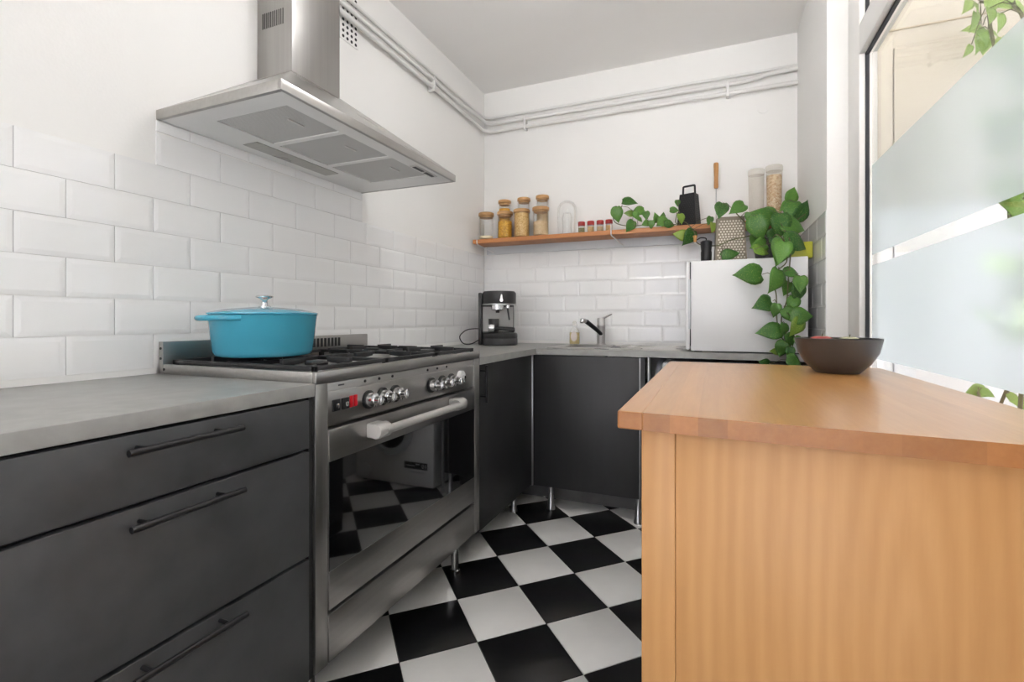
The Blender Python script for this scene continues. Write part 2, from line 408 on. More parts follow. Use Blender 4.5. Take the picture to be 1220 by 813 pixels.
def course(parent, wall, k, lo, hi, off, ztop=None):
    z0 = 0.9165+PZ*k+G/2; z1 = z0+PZ-G
    if ztop: z1 = min(z1, ztop)
    n = math.floor((lo-off)/PW)
    while off+n*PW < hi:
        a, b = max(lo, off+n*PW+G/2), min(hi, off+(n+1)*PW-G/2)
        if b-a > 0.02: wall_tile(parent, wall, a, b, z0, z1)
        n += 1
for k in range(6):
    odd = k % 2 == 1                     # courses 5,3,1 share the joint at y = 0.618
    course(wall_left, 'L', k, 0.1, YB-0.009, 0.618 if odd else 0.720)
    course(wall_back, 'B', k, 0.001, 1.984, 0.068 if odd else 0.180)
    course(wall_right, 'R', k, 2.415, YB-0.009, 0.05 if odd else 0.156)
course(wall_left, 'L', 6, 0.941, 1.866, 0.720, 1.622)
course(wall_left, 'L', 7, 0.941, 1.866, 0.618, 1.66)
# sealing strips between tiles and worktop
struct(MB().box(0.0,0.28,0.9,0.007,0.938,0.9165).box(0,1.872,0.9,0.007,YB,0.9165).build('trim_1', M['paint'], base=(0.003,1.7,0.9)))
struct(MB().box(0.007,YB-0.007,0.9,1.985,YB,0.9165).build('trim_2', M['paint'], base=(1,YB-0.003,0.9)))

# window on the right
win = struct(MB().box(WX,2.245,0.845,2.12,2.41,2.64,0.004).box(WX,0.45,0.845,2.12,0.57,2.64,0.004).box(WX,0.57,2.082,2.12,2.245,2.195,0.004)
    .box(WX,0.57,2.58,2.12,2.245,2.64,0.004).box(2.07,0.57,0.845,2.12,2.245,0.872,0.004).build('window_1', M['frame'], base=(2.09,1.4,0.845)),
    'white framed window with frosted film bands beside the wooden island')
MB().box(2.08,2.236,0.872,2.092,2.2449,2.082).box(2.08,0.57,2.074,2.092,2.236,2.0819).box(2.08,2.236,2.195,2.092,2.2449,2.58).build('gasket', M['gasket'], win)
MB().box(2.1,0.57,0.872,2.104,2.236,2.074).build('pane', M['pane'], win)
MB().box(2.1,0.57,2.195,2.104,2.236,2.58).build('pane', M['pane'], win)
f1 = MB().box(2.0985,0.57,1.307,2.0995,2.232,1.647).build('frosted_film', M['film'], win)
f2 = MB().box(2.0985,0.57,0.916,2.0995,2.232,1.267).build('frosted_film', M['film'], win)
rw = struct(MB().box(0.05,-3.6,0.0,0.12,-3.52,2.6).box(1.93,-3.6,0.0,2.0,-3.52,2.6).box(0.12,-3.6,0.0,1.93,-3.52,0.07).box(0.12,-3.6,2.53,1.93,-3.52,2.6).box(0.99,-3.6,0.07,1.06,-3.52,2.53).build('added_rear_window', M['frame'], base=(1.02,-3.56,0.0)))  # unseen rear glass doors, added to light the room from behind
for x0, x1 in ((0.12,0.99),(1.06,1.93)): MB().box(x0,-3.57,0.07,x1,-3.566,2.53).build('pane', M['pane'], rw)

# balcony outside
bs = tag(MB().box(2.16,3.0,-0.1,4.2,3.12,2.95).build('balcony_wall', M['cream'], base=(3.1,3.06,-0.1)), 'cream painted balcony wall seen outside through the window', 'wall')
MB().box(2.376,2.975,1.62,3.4,2.9995,2.42,0.003).build('door_panel', M['cream'], bs)
MB().box(2.376,2.975,-0.1,3.4,2.9995,1.616,0.003).build('door_panel', M['extwhite'], bs)  # lower half whiter than the cream above
MB().box(2.30,2.985,1.62,2.372,2.9995,2.46,0.003).build('door_frame', M['cream'], bs)
MB().box(2.16,2.985,-0.1,2.372,2.9995,1.616,0.003).build('door_frame', M['extwhite'], bs)
MB().box(2.2,2.99,2.512,4.1,2.9995,2.518).build('joint', M['creamdark'], bs)
tag(MB().box(2.16,-3.0,-0.2,4.2,2.99,-0.1).build('balcony_floor', M['stone'], base=(3.1,0,-0.2)), 'grey stone balcony floor outside below the window', 'floor')
tag(MB().box(2.16,-3.0,2.96,4.2,3.12,3.1).build('balcony_ceiling', M['cream'], base=(2.7,0,2.96)), 'cream balcony ceiling slab above the window, unseen, widened to shade the balcony', 'ceiling')  # unseen slab, made wider to keep sky light off the balcony wall

tag(MB().box(-4,-9.0,-0.2,6,-3.63,-0.1).build('bounce_paving', M['stone'], base=(1,-5,-0.2)), 'added unseen pale stone terrace paving outside the rear glass doors', 'bounce_paving')  # unseen paving, added to throw sunlight up to the ceiling
tag(MB().box(6.5,-9,-3.0,7.0,4.0,5.2).build('sky_blocking_wall', M['skyblock'], base=(6.75,-2.5,-3.0)), 'added unseen grey building wall across the street outside', 'sky_blocker')  # unseen wall, added to cut sky light through the side window
# pipes along the walls
def run(path, rad, corner=0.07, n=6):
    P = [Vector(p) for p in path]; out = [P[0]]
    for a, b, c in zip(P, P[1:], P[2:]):
        r = min(corner, (a-b).length*.45, (c-b).length*.45); p0 = b+(a-b).normalized()*r; p2 = b+(c-b).normalized()*r
        for k in range(n+1):
            t = k/n; out.append(p0*(1-t)**2+b*2*t*(1-t)+p2*t*t)
    out.append(P[-1]); return out
pipes = [(2.508, 0.0095, 0.022, 'thin white painted pipe, topmost of three along the wall under the ceiling', [(2.508,2.5),(2.508,2.508)]),
         (2.462, 0.0125, 0.030, 'white painted pipe running between the topmost and lowest pipes on the wall', [(2.462,2.462),(2.462,2.462)]),
         (2.412, 0.0125, 0.030, 'white painted pipe, lowest of three running along the wall under the ceiling', [(2.42,2.408),(2.408,2.408)])]
for k, (z, r, off, lab, zz) in enumerate(pipes):
    (za, zb), (zc, zd) = zz
    if k == 1: path = [(off,-3.49,za),(off,2.82,za),(off+0.02,3.0,zb),(off+0.01,YB-off,zc),(1.72,YB-off,zd),(1.85,YB-off,zd+0.022),(1.984,YB-off,zd+0.026)]
    else: path = [(off,-3.49,za),(off,2.80,za),(off+0.01,2.98,zb),(off,YB-off,zc),(1.984,YB-off,zd)]
    pp = MB().tube(run(path, r), r, 12).build('wall_pipe', M['pipe'], base=(off,0.4,z))
    tag(pp, lab, 'pipe', 'painted pipes on the walls')
    if k == 2:
        for y in (1.1, 2.45): MB().box(0.001,y-0.008,2.395,off+0.016,y+0.008,2.48,0.002).build('pipe_clip', M['pipe'], pp)
        for x in (0.33, 1.62): MB().box(x-0.008,YB-off-0.016,2.385,x+0.008,YB-0.001,2.472,0.002).build('pipe_clip', M['pipe'], pp)

# round-hole vent plate high on the left wall
vp = tag(MB().box(0.0005,1.715,2.325,0.004,1.835,2.56,0.001).build('vent_plate', M['paint'], base=(0.002,1.775,2.325)), 'white wall vent plate with rows of small round holes beside the hood duct', 'vent')
h = MB()
for a in range(4):
    for b in range(9): h.cyl((0.0035,1.735+a*0.0277,2.34+b*0.0252), (0.0052,1.735+a*0.0277,2.34+b*0.0252), 0.0072, seg=10)
h.build('vent_holes', M['black'], vp)
tag(MB().lathe([(0.03,0),(0.03,0.004),(0,0.006)], (1.81,YB,2.30), axis='y').build('blanking_plate', M['paint'], base=(1.81,YB,2.27)), 'round white blanking plate on the wall under the pipes', 'cover')

# ================================================================== LARGE FURNITURE
# left drawer unit
d = thing('drawer_cabinet', (0.31,0.61,0), 'charcoal three-drawer base cabinet under the grey worktop left of the cooker', 'cabinet')
MB().box(0.02,0.30,0.16,0.598,0.925,0.862).build('body', M['carcass'], d)
for (z0, z1, hz, ya) in ((0.742,0.862,0.838,.503),(0.475,0.734,0.709,.507),(0.165,0.467,0.450,.512)):
    dr = MB().box(0.6,0.297,z0,0.62,0.923,z1,0.002).build('drawer', M['front'], d)
    hb = MB().tube([(0.65,ya,hz),(0.65,ya+0.213,hz)], 0.0062, 12)
    for yy in (ya+0.03, ya+0.175): hb.cyl((0.62,yy,hz),(0.65,yy,hz), 0.0045, seg=10)
    hb.build('handle', M['blackmetal'], dr)
MB().box(0.55,0.928,0.16,0.612,0.942,0.866).build('side_strip', M['carcass'], d)
for x in (0.08, 0.52):
    for y in (0.34, 0.88): MB().lathe([(0.02,0),(0.02,0.01),(0.015,0.02),(0.015,0.16)], (x,y,0), 14).build('leg', M['alu'], d)
# worktops
tag(MB().box(0.0,0.28,0.868,0.62,0.9415,0.9,0.0015).build('worktop', M['worktop'], base=(0.31,0.61,0.868)), 'grey worktop over the charcoal drawers, left of the cooker', 'worktop')
wt = MB(); Yf = 2.58; SX0, SX1, SY0, SY1 = 0.735, 1.085, 2.72, 3.02
wt.box(0.0,1.872,0.868,0.62,3.2,0.9)
wt.box(0.62,Yf,0.868,SX0,3.2,0.9); wt.box(SX1,Yf,0.868,1.984,3.2,0.9); wt.box(SX0,Yf,0.868,SX1,SY0,0.9); wt.box(SX0,SY1,0.868,SX1,3.2,0.9)
bmesh.ops.remove_doubles(wt.bm, verts=wt.bm.verts, dist=1e-5)
tag(wt.build('worktop', M['worktop'], base=(0.6,2.8,0.868)), 'grey corner worktop holding the sink and coffee machine', 'worktop')

# corner cabinet right of the cooker
c = thing('corner_cabinet', (0.3,2.22,0), 'tall black door base cabinet between the cooker and the corner', 'cabinet')
MB().box(0.02,1.885,0.135,0.578,2.60,0.862).build('body', M['carcass'], c)
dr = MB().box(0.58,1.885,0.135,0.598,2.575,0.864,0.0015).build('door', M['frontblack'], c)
hb = MB().tube([(0.628,1.925,0.70),(0.628,1.925,0.862)], 0.0062, 12)
for zz in (0.725, 0.837): hb.cyl((0.598,1.925,zz),(0.628,1.925,zz), 0.0045, seg=10)
hb.build('handle', M['blackmetal'], dr)
for x, y in ((0.08,1.93),(0.52,2.5),(0.08,2.5)): MB().lathe([(0.022,0),(0.022,0.01),(0.016,0.03),(0.014,0.135)], (x,y,0), 14).build('leg', M['alu'], c)
# sink cabinet
c = thing('sink_cabinet', (0.9,2.9,0), 'black single-door sink base cabinet standing on silver legs', 'cabinet')
MB().box(0.62,2.605,0.13,1.21,3.15,0.69).build('body', M['carcass'], c)
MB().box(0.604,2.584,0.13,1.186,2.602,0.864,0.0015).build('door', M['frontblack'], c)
MB().box(0.45,2.77,0.0005,1.21,2.786,0.128).build('plinth', M['skirt'], c)
MB().box(0.582,2.579,0.128,0.602,2.601,0.866,0.001).build('corner_trim', M['alu'], c)
MB().box(1.188,2.586,0.13,1.1905,2.602,0.864).build('edge_trim', M['alu'], c)
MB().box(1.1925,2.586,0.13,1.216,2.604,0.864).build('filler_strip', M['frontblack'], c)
for x, y in ((0.70,2.612),(1.18,2.60),(0.70,3.08),(1.18,3.08)):
    MB().lathe([(0.024,0),(0.024,0.012),(0.021,0.02),(0.015,0.075),(0.013,0.08),(0.013,0.13)], (x,y,0), 18).build('leg', M['alu'], c)
tag(MB().tube([(1.232,2.6,0.0),(1.232,2.6,0.868)], 0.0085, 12).build('support_post', M['alu'], base=(1.232,2.6,0)), 'thin silver worktop support post beside the sink cabinet', 'post')
tag(MB().tube(run([(1.262,2.66,0.30),(1.262,2.66,0.70),(1.275,2.70,0.82),(1.275,3.0,0.84)],0.02,0.08), 0.016, 10).build('drain_hose', M['greystrip'], base=(1.262,2.66,0.30)), 'grey ribbed drain hose beside the washing machine under the worktop', 'hose')

# washing machine under the worktop
wm = thing('washing_machine', (1.61,2.87,0), 'white front-loading washing machine under the grey corner worktop', 'washing machine')
MB().box(1.30,2.60,0.012,1.90,3.15,0.845,0.012).build('body', M['white'], wm)
dd = MB().lathe([(0.165,0),(0.165,0.012),(0.15,0.03),(0.125,0.034),(0.12,0.02)], (1.615,2.60,0.36), 36, 'y').build('door', M['greystrip'], wm)
MB().lathe([(0.118,0.0),(0.118,0.022),(0.09,0.04),(0,0.05)], (1.615,2.60,0.36), 36, 'y').build('door_glass', M['ovenglass'], dd)
MB().box(1.31,2.596,0.70,1.89,2.6,0.83,0.0015).build('control_fascia', M['greystrip'], wm)
MB().lathe([(0.032,0),(0.030,0.02),(0,0.022)], (1.62,2.596,0.765), 24, 'y').build('dial', M['alu'], wm)
MB().lathe([(0.045,0),(0.043,0.004),(0,0.005)], (1.82,2.60,0.075), 24, 'y').build('filter_cap', M['white'], wm)
lb = MB().box(1.345,2.5985,0.122,1.515,2.5999,0.165).build('label_plate', M['black'], wm)
for x in (1.345, 1.855):
    for y in (2.65, 3.1): MB().cyl((x,y,0),(x,y,0.013),0.02,seg=12).build('foot', M['rubber'], wm)
def text(body, size, loc, rot, m, parent, name='lettering', depth=0.0004):
    cu = bpy.data.curves.new(name, 'FONT'); cu.body = body; cu.size = size; cu.extrude = depth; cu.align_x = 'LEFT'
    t = bpy.data.objects.new('tmp', cu); COL.objects.link(t)
    me = bpy.data.meshes.new_from_object(t.evaluated_get(bpy.context.evaluated_depsgraph_get())); bpy.data.objects.remove(t)
    me.materials.append(M[m]) if not me.materials else None
    o = bpy.data.objects.new(name, me); COL.objects.link(o); o.parent = parent; o.location = Vector(loc)-org(parent); o.rotation_euler = rot; return o
text('10', 0.036, (1.350,2.5984,0.131), (PI/2,0,0), 'white', lb)
MB().box(1.402,2.5979,0.150,1.43,2.5984,0.156).box(1.435,2.5979,0.140,1.50,2.5984,0.144).build('small_print', M['white'], lb)
MB().box(1.37,2.599,0.098,1.47,2.5999,0.106).build('caption_strip', M['greystrip'], wm)

# ------------------------------------------------------------------ cooker
Y0, Y1 = 0.943, 1.870
k = thing('range_cooker', (0.31,1.405,0), 'wide stainless steel range cooker with gas hob and glass oven door', 'cooker')
MB().box(0.03,Y0+0.002,0.17,0.585,Y1-0.002,0.896).build('body', M['steelx'], k)
for a, b in ((Y0,0.986),(1.822,Y1)): MB().box(0.585,a,0.165,0.62,b,0.897,0.0015).build('side_post', M['steelx'], k)
hob = MB().box(0.0305,Y0+0.012,0.899,0.608,Y1-0.012,0.914)
hob.box(0.608,Y0,0.897,0.622,Y1,0.928,0.002).box(0.0305,Y0,0.898,0.608,Y0+0.012,0.928,0.001).box(0.0305,Y1-0.012,0.898,0.608,Y1,0.928,0.001)
hob = hob.build('hob_top', M['steely'], k)
bp = MB().box(0.0095,Y0,0.90,0.0295,Y1,0.995,0.001).build('splash_plate', M['steely'], k)
vs = MB()
for q in range(11):
    vs.box(0.0296,1.47+q*0.0205,0.948,0.0308,1.482+q*0.0205,0.984)
vs.build('vent_slots', M['black'], bp)
for zz in (0.945, 0.975): MB().cyl((0.02,Y0,zz),(0.02,Y0-0.0015,zz),0.004,seg=10).build('screw', M['iron'], bp)
MB().cyl((0.035,Y0,0.913),(0.035,Y0-0.0015,0.913),0.004,seg=10).build('screw', M['iron'], hob)
cp = MB().box(0.59,0.988,0.784,0.614,1.820,0.895,0.0015).box(0.612,0.988,0.784,0.6165,1.820,0.872,0.001).build('control_panel', M['steely'], k)
for y in (1.138,1.203,1.268,1.471,1.536,1.602): MB().cyl((0.614,y,0.884),(0.616,y,0.884),0.0042,seg=12).build('burner_mark', M['black'], cp)
# lettering on the fascia is only a dark smudge in the photograph
MB().box(0.6139,1.03,0.883,0.6146,1.052,0.887).build('maker_badge', M['iron'], cp)
kn = (MB().slot(1).lathe([(0.027,0),(0.027,0.006),(0.022,0.008)], (0,0,0), 24, 'x').slot(0).lathe([(0.021,0.006),(0.0195,0.026),(0.013,0.028),(0.013,0.045),(0.011,0.047),(0,0.047)], (0,0,0), 24, 'x')
      .box(0.044,-0.0025,-0.012,0.0485,0.0025,0.016,0.001))
kn = kn.build('knob', [M['chrome'], M['black']], cp, local=True); kn.location = Vector((0.6165,1.149,0.829))-org(cp)
for y in (1.213,1.276,1.489,1.562,1.629): dup(kn, cp, Vector((0.6165,y,0.829))-org(cp))
ck = MB().lathe([(0.024,0),(0.024,0.014),(0.022,0.016),(0.0,0.016)], (0.6165,1.700,0.836), 28, 'x').build('timer_dial', M['dial'], cp)
MB().tube([(0.6325,1.700,0.836),(0.642,1.700,0.836)],0.006,12).box(0.637,1.695,0.816,0.642,1.705,0.836,0.001).build('timer_pointer', M['chrome'], ck)
for y in (1.017,1.052):
    sw = MB().box(0.6165,y-0.014,0.818,0.6215,y+0.014,0.849,0.002).build('switch', M['black'], cp)
    MB().box(0.6215,y-0.003,0.826,0.6255,y+0.006,0.838,0.001).build('switch_tip', M['chrome'], sw)
for y in (1.076,1.093): MB().box(0.6165,y-0.0065,0.819,0.6205,y+0.0065,0.851,0.0015).build('indicator_lamp', M['red'], cp)
dr = MB().box(0.595,0.988,0.690,0.622,1.820,0.774,0.0012).box(0.595,0.988,0.304,0.622,1.820,0.404,0.0012).box(0.595,0.988,0.404,0.6195,1.0,0.69).box(0.595,1.808,0.404,0.6195,1.82,0.69).box(0.59,0.988,0.404,0.612,1.82,0.69).build('oven_door', M['steely'], k)
MB().box(0.6125,0.990,0.4045,0.6212,1.818,0.6895).build('door_window', M['ovenglass'], dr)
hd = MB()
HZ, HX = 0.742, 0.668
hd.tube([(HX,1.16,HZ),(HX,1.62,HZ)], 0.0125, 20)
for ya, yb in ((1.13,1.185),(1.60,1.655)):
    hd.box(0.622,ya+0.002,HZ-0.0215,0.655,yb-0.002,HZ+0.0215,0.006)
    hd.tube([(HX-0.012,ya,HZ),(HX-0.012,ya+0.004,HZ),(HX-0.012,yb-0.004,HZ),(HX-0.012,yb,HZ)], [0.0205,0.0225,0.0225,0.0205], 24)
hd.build('door_handle', M['handle'], dr)
wd = MB().box(0.594,0.988,0.168,0.622,1.820,0.293,0.002).build('warming_drawer', M['steely'], k)
MB().box(0.585,0.988,0.293,0.6,1.82,0.304).build('shadow_gap', M['black'], k)
for x in (0.10,0.54):
    for y in (1.0,1.80): MB().lathe([(0.021,0),(0.021,0.012),(0.016,0.016),(0.016,0.17)], (x,y,0), 18).build('leg', M['chrome'], k)
# burners and pan supports
HS = 0.914
bur = [(0.18,1.10,0.045),(0.47,1.10,0.032),(0.32,1.405,0.06),(0.18,1.71,0.032),(0.47,1.71,0.045)]
for x, y, r in bur:
    b = MB().lathe([(r*1.15,HS),(r*1.1,HS+0.006),(r*0.9,HS+0.008),(r*0.9,HS+0.016)], (x,y,0), 28).build('burner', M['alu'], k)
    MB().lathe([(r,HS+0.016),(r*1.02,HS+0.022),(r*0.9,HS+0.026),(0,HS+0.027)], (x,y,0), 28).build('burner_cap', M['iron'], b)
GT = 0.953
for q, (ya, yb) in enumerate(((0.965,1.255),(1.262,1.548),(1.555,1.845))):
    gmb = MB(); xa, xb = 0.055, 0.595; ym = (ya+yb)/2; xm = (xa+xb)/2; rr = 0.006
    bar = lambda a, b_: gmb.box(min(a[0],b_[0])-rr, min(a[1],b_[1])-rr, GT-0.024, max(a[0],b_[0])+rr, max(a[1],b_[1])+rr, GT-0.012, 0.0015)
    bar((xa,ya),(xb,ya)); bar((xa,yb),(xb,yb)); bar((xa,ya),(xa,yb)); bar((xb,ya),(xb,yb)); bar((xm,ya),(xm,yb))
    for (x, y) in ((xa,ya),(xa,yb),(xb,ya),(xb,yb)): gmb.box(x-rr,y-rr,HS,x+rr,y+rr,GT-0.012,0.001)
    for cxx in ((xa+xm)/2, (xb+xm)/2):
        for ang in range(4):
            dx, dy = math.cos(ang*PI/2), math.sin(ang*PI/2); L = (0.128 if dx else 0.14); s = 0.045
            p0 = (cxx+dx*s, ym+dy*s); p1 = (cxx+dx*L, ym+dy*L)
            gmb.hexa([(p0[0]+dy*rr,p0[1]-dx*rr,GT-0.014),(p1[0]+dy*rr,p1[1]-dx*rr,GT-0.022),(p1[0]-dy*rr,p1[1]+dx*rr,GT-0.022),(p0[0]-dy*rr,p0[1]+dx*rr,GT-0.014),
                      (p0[0]+dy*rr,p0[1]-dx*rr,GT),(p1[0]+dy*rr,p1[1]-dx*rr,GT),(p1[0]-dy*rr,p1[1]+dx*rr,GT),(p0[0]-dy*rr,p0[1]+dx*rr,GT)], 0.001)
    gmb.build('pan_support', M['iron'], k)

# ------------------------------------------------------------------ extractor hood
hz0, hz1, hx, ha, hb_ = 1.661, 1.690, 0.506, 0.941, 1.868
h = thing('extractor_hood', (0.2,1.405,1.66), 'stainless steel chimney extractor hood on the wall above the cooker', 'extractor hood')
rim = MB(); t_ = 0.012
rim.box(hx-t_,ha,hz0,hx,hb_,hz1,0.002); rim.box(0.001,ha,hz0,hx-t_,ha+t_,hz1,0.001); rim.box(0.001,hb_-t_,hz0,hx-t_,hb_,hz1,0.001)
rim.build('canopy_rim', M['steely'], h)
ct = 1.94
MB().hexa([(0.001,ha+0.001,hz1),(hx-0.001,ha+0.001,hz1),(hx-0.001,hb_-0.001,hz1),(0.001,hb_-0.001,hz1),(0.001,1.289,ct),(0.173,1.289,ct),(0.173,1.529,ct),(0.001,1.529,ct)]).build('canopy', M['steelb'], h)
under = MB()
under.box(0.44,ha+t_,hz0+0.001,hx-t_,hb_-t_,hz0+0.006); under.box(0.155,ha+t_,hz0+0.001,0.44,1.02,hz0+0.006); under.box(0.155,1.775,hz0+0.001,0.44,hb_-t_,hz0+0.006)
under.box(0.001,ha+t_,hz0+0.001,0.155,hb_-t_,hz0+0.006); under.box(0.155,1.228,hz0+0.001,0.44,1.25,hz0+0.006); under.box(0.155,1.482,hz0+0.001,0.44,1.503,hz0+0.006); under.box(0.155,1.742,hz0+0.001,0.44,1.775,hz0+0.006)
under.build('underside_panel', M['underside'], h)
t = NT('mesh_grease_filter'); p = t.bsdf(Roughness=0.5, Metallic=0.5)
ckn = t.n('ShaderNodeTexChecker'); ckn.inputs['Scale'].default_value = 260; t.l(t.coords((1,1,1), rot=(0,0,0.78)), ckn.inputs['Vector'])
ckn.inputs[1].default_value = srgb(222,221,219); ckn.inputs[2].default_value = srgb(172,171,169)
t.l(ckn.outputs[0], p.inputs['Base Color']); M['filter'] = t.m
for ya, yb in ((1.021,1.227),(1.251,1.481),(1.504,1.741)):
    fl = MB().box(0.158,ya,hz0+0.004,0.438,yb,hz0+0.012).build('grease_filter', M['filter'], h)
    MB().box(0.36,(ya+yb)/2-0.03,hz0+0.0005,0.368,(ya+yb)/2+0.03,hz0+0.0038,0.0005).build('filter_latch', M['steelsat'], fl)
MB().box(0.055,1.19,hz0-0.001,0.122,1.575,hz0+0.0009).build('lamp_cover', M['steelb'], h)
MB().box(0.450,1.60,hz0-0.003,0.476,1.765,hz0+0.0009,0.001).build('switch_panel', M['steelsat'], h)
MB().box(0.456,1.612,hz0-0.0045,0.47,1.675,hz0-0.003).box(0.456,1.69,hz0-0.0045,0.47,1.75,hz0-0.003).build('switch_buttons', M['black'], h)
du = MB().box(0.001,1.29,ct+0.0005,0.172,1.528,2.704,0.003).build('duct_cover', M['steelx'], h)
sl = MB()
for q in range(11): sl.box(0.029+q*0.0098,1.2892,2.115,0.0335+q*0.0098,1.2898,2.171)
sl.build('vent_slots', M['black'], du)

# ------------------------------------------------------------------ wooden island
A = [Vector((1.388,0.866)), Vector((2.055,0.818)), Vector((2.055,1.972)), Vector((1.386,1.985))]
isl = thing('kitchen_island', (1.72,1.42,0), 'pale beech kitchen island with overhanging wooden top by the window', 'island')
NS = 15
for q in range(NS):
    a0, a1 = q/NS, (q+1)/NS; e0 = 0.0 
    p = [A[0].lerp(A[1], a0+e0*0.3), A[0].lerp(A[1], a1), A[3].lerp(A[2], a1), A[3].lerp(A[2], a0+e0*0.3)]
    MB().prism([(v.x, v.y) for v in p], 0.869, 0.9, 0.0025 if q in (0,) else 0.0).build('stave', [M['stave'], M['endgrain']], isl, smooth=False)
    for pg in isl.children[-1].data.polygons: pg.material_index = 1 if pg.normal.y < -0.8 else 0
def along(s, off=0.0):   # a point on the island's front line, s metres from the left front corner of the body
    dv = (A[1]-A[0]).normalized(); nv = Vector((-dv.y, dv.x)); return Vector((1.425,0.900))+dv*s+nv*off
def wallpiece(name, s0, s1, o0, o1, z0, z1, m, bev=0.0015):
    q = [along(s0,o0), along(s1,o0), along(s1,o1), along(s0,o1)]
    return MB().prism([(v.x, v.y) for v in q], z0, z1, bev).build(name, M[m], isl)
wallpiece('front_stile', 0.0, 0.058, 0.0, 0.04, 0.0, 0.868, 'panelwood')
wallpiece('front_panel', 0.0581, 0.575, 0.003, 0.03, 0.0, 0.868, 'panelwood')
wallpiece('front_stile', 0.5755, 0.625, 0.0, 0.04, 0.0, 0.868, 'panelwood')
MB().box(1.425,0.945,0.06,1.443,1.945,0.868,0.001).build('side_panel', M['islandside'], isl)
MB().box(2.02,0.91,0.0,2.038,1.93,0.868,0.001).build('side_panel', M['panelwood'], isl)
MB().box(1.443,1.925,0.0,2.02,1.945,0.868,0.001).build('rear_panel', M['panelwood'], isl)
MB().box(1.444,0.945,0.06,2.019,1.924,0.078).build('bottom_board', M['panelwood'], isl)
MB().box(1.430,0.945,0.0,1.442,1.945,0.0595).build('plinth', M['carcass'], isl)

# ================================================================== THINGS ON THE COOKER, ISLAND AND WORKTOPS
# turquoise casserole
PC = (0.27,1.092,0.953)
p = thing('casserole_pot', PC, 'turquoise enamelled casserole pot with lid on the cooker hob', 'pot')
MB().lathe([(0,0),(0.125,0),(0.133,0.004),(0.138,0.014),(0.150,0.118),(0.153,0.122),(0.149,0.124),(0.146,0.122),(0.135,0.02),(0,0.012)], PC, 64).build('pot_body', M['teal'], p)
ld = MB().lathe([(0.144,0.1235),(0.1535,0.1245),(0.1535,0.1285),(0.146,0.131),(0.10,0.1405),(0.04,0.1455),(0.0,0.146)], PC, 64).build('lid', M['teal'], p)
MB().lathe([(0.018,0.1455),(0.018,0.149),(0.009,0.151),(0.008,0.166),(0.012,0.172),(0.024,0.176),(0.025,0.180),(0.018,0.183),(0,0.183)], PC, 32).build('lid_knob', M['chrome'], ld)
for s in (-1,):
    hpts = []
    # handles point along the hob, seen on the near side
    for q in range(13):
        a = -0.62+1.24*q/12; rad = 0.146+0.034*math.cos(a/0.62*PI/2)**0.6
        aa = a-0.18
        hpts.append((PC[0]+rad*math.sin(aa), PC[1]-rad*math.cos(aa), PC[2]+0.113))
    hm = MB().tube(hpts, 0.0085, 10)
    hm.build('pot_handle', M['teal'], p)

# fruit bowl
BC = (1.892,1.752,0.9005)
b = tag(MB().slot(0).lathe([(0,0),(0.056,0),(0.06,0.003),(0.085,0.028),(0.104,0.06),(0.1145,0.103),(0.1125,0.1045),(0.110,0.103)], BC, 56).slot(1).lathe([(0.110,0.103),(0.10,0.06),(0.08,0.032),(0.055,0.01),(0,0.006)], BC, 56).build('fruit_bowl', [M['bowl'], M['bowlin']], base=BC), 'dark grey stoneware bowl of fruit on the wooden island', 'bowl')
def fruit(name, c, r, m, lab, sc=(1,1,0.92)):
    o = thing(name, (c[0],c[1],c[2]-r*sc[2]), lab, 'fruit')
    prof = [(0.0,-0.86),(0.18,-0.93),(0.5,-0.84),(0.83,-0.5),(0.98,-0.02),(0.94,0.42),(0.72,0.78),(0.4,0.93),(0.16,0.9),(0.0,0.78)]
    MB().lathe([(a*r, z*r*sc[2]) for a, z in prof], c, 28).build('flesh', M[m], o)
    MB().tube([(c[0],c[1],c[2]+r*0.72),(c[0]+0.003,c[1],c[2]+r*1.05)], 0.0015, 6).build('stalk', M['stem'], o)
    return o
fruit('apple', (1.853,1.765,0.975), 0.041, 'apple', 'pinkish red apple lying in the dark bowl')
fruit('pale_fruit', (1.925,1.765,0.978), 0.036, 'pear', 'pale greenish round fruit lying in the dark bowl beside the apple')

# coffee machine, built around its own centre and turned towards the room
cmz = 0.9005
cm = thing('espresso_machine', (0.262,2.86,cmz), 'dark grey espresso machine standing in the worktop corner', 'coffee machine', math.radians(24))
def L(mb, name, m, par=None): return mb.build(name, M[m] if isinstance(m, str) else m, par or cm, local=True)
base = MB()
base.lathe([(0.108,0.0),(0.114,0.004),(0.114,0.040),(0.1125,0.042),(0.1125,0.046),(0.114,0.048),(0.114,0.072),(0.108,0.078),(0,0.078)], (0.012,0,0), 48)
L(base, 'base', 'coffee')
L(MB().box(-0.122,0.02,0.0,0.105,0.125,0.32,0.012), 'housing', 'coffee')
L(MB().box(-0.098,0.014,0.085,0.098,0.0195,0.245), 'back_panel', 'coffeepanel')
L(MB().box(-0.126,-0.02,0.0,-0.1,0.12,0.335,0.008), 'side_cheek', 'coffee')
L(MB().lathe([(0.104,0.262),(0.108,0.268),(0.108,0.330),(0.10,0.342),(0.0,0.344)], (0.008,0.0,0), 48), 'brew_head', 'coffee')
L(MB().lathe([(0.112,0.254),(0.112,0.262),(0.1,0.263),(0,0.263)], (0.008,0.0,0), 48), 'trim_ring', 'alu')
L(MB().lathe([(0.036,0.222),(0.04,0.226),(0.04,0.254)], (-0.002,-0.055,0), 28), 'group_head', 'chrome')
L(MB().cyl((-0.002,-0.055,0.205),(-0.002,-0.055,0.222),0.012), 'brew_spout', 'black')
L(MB().tube([(0.062,-0.07,0.255),(0.062,-0.078,0.225),(0.072,-0.082,0.16)],[0.006,0.006,0.005],10), 'steam_wand', 'black')
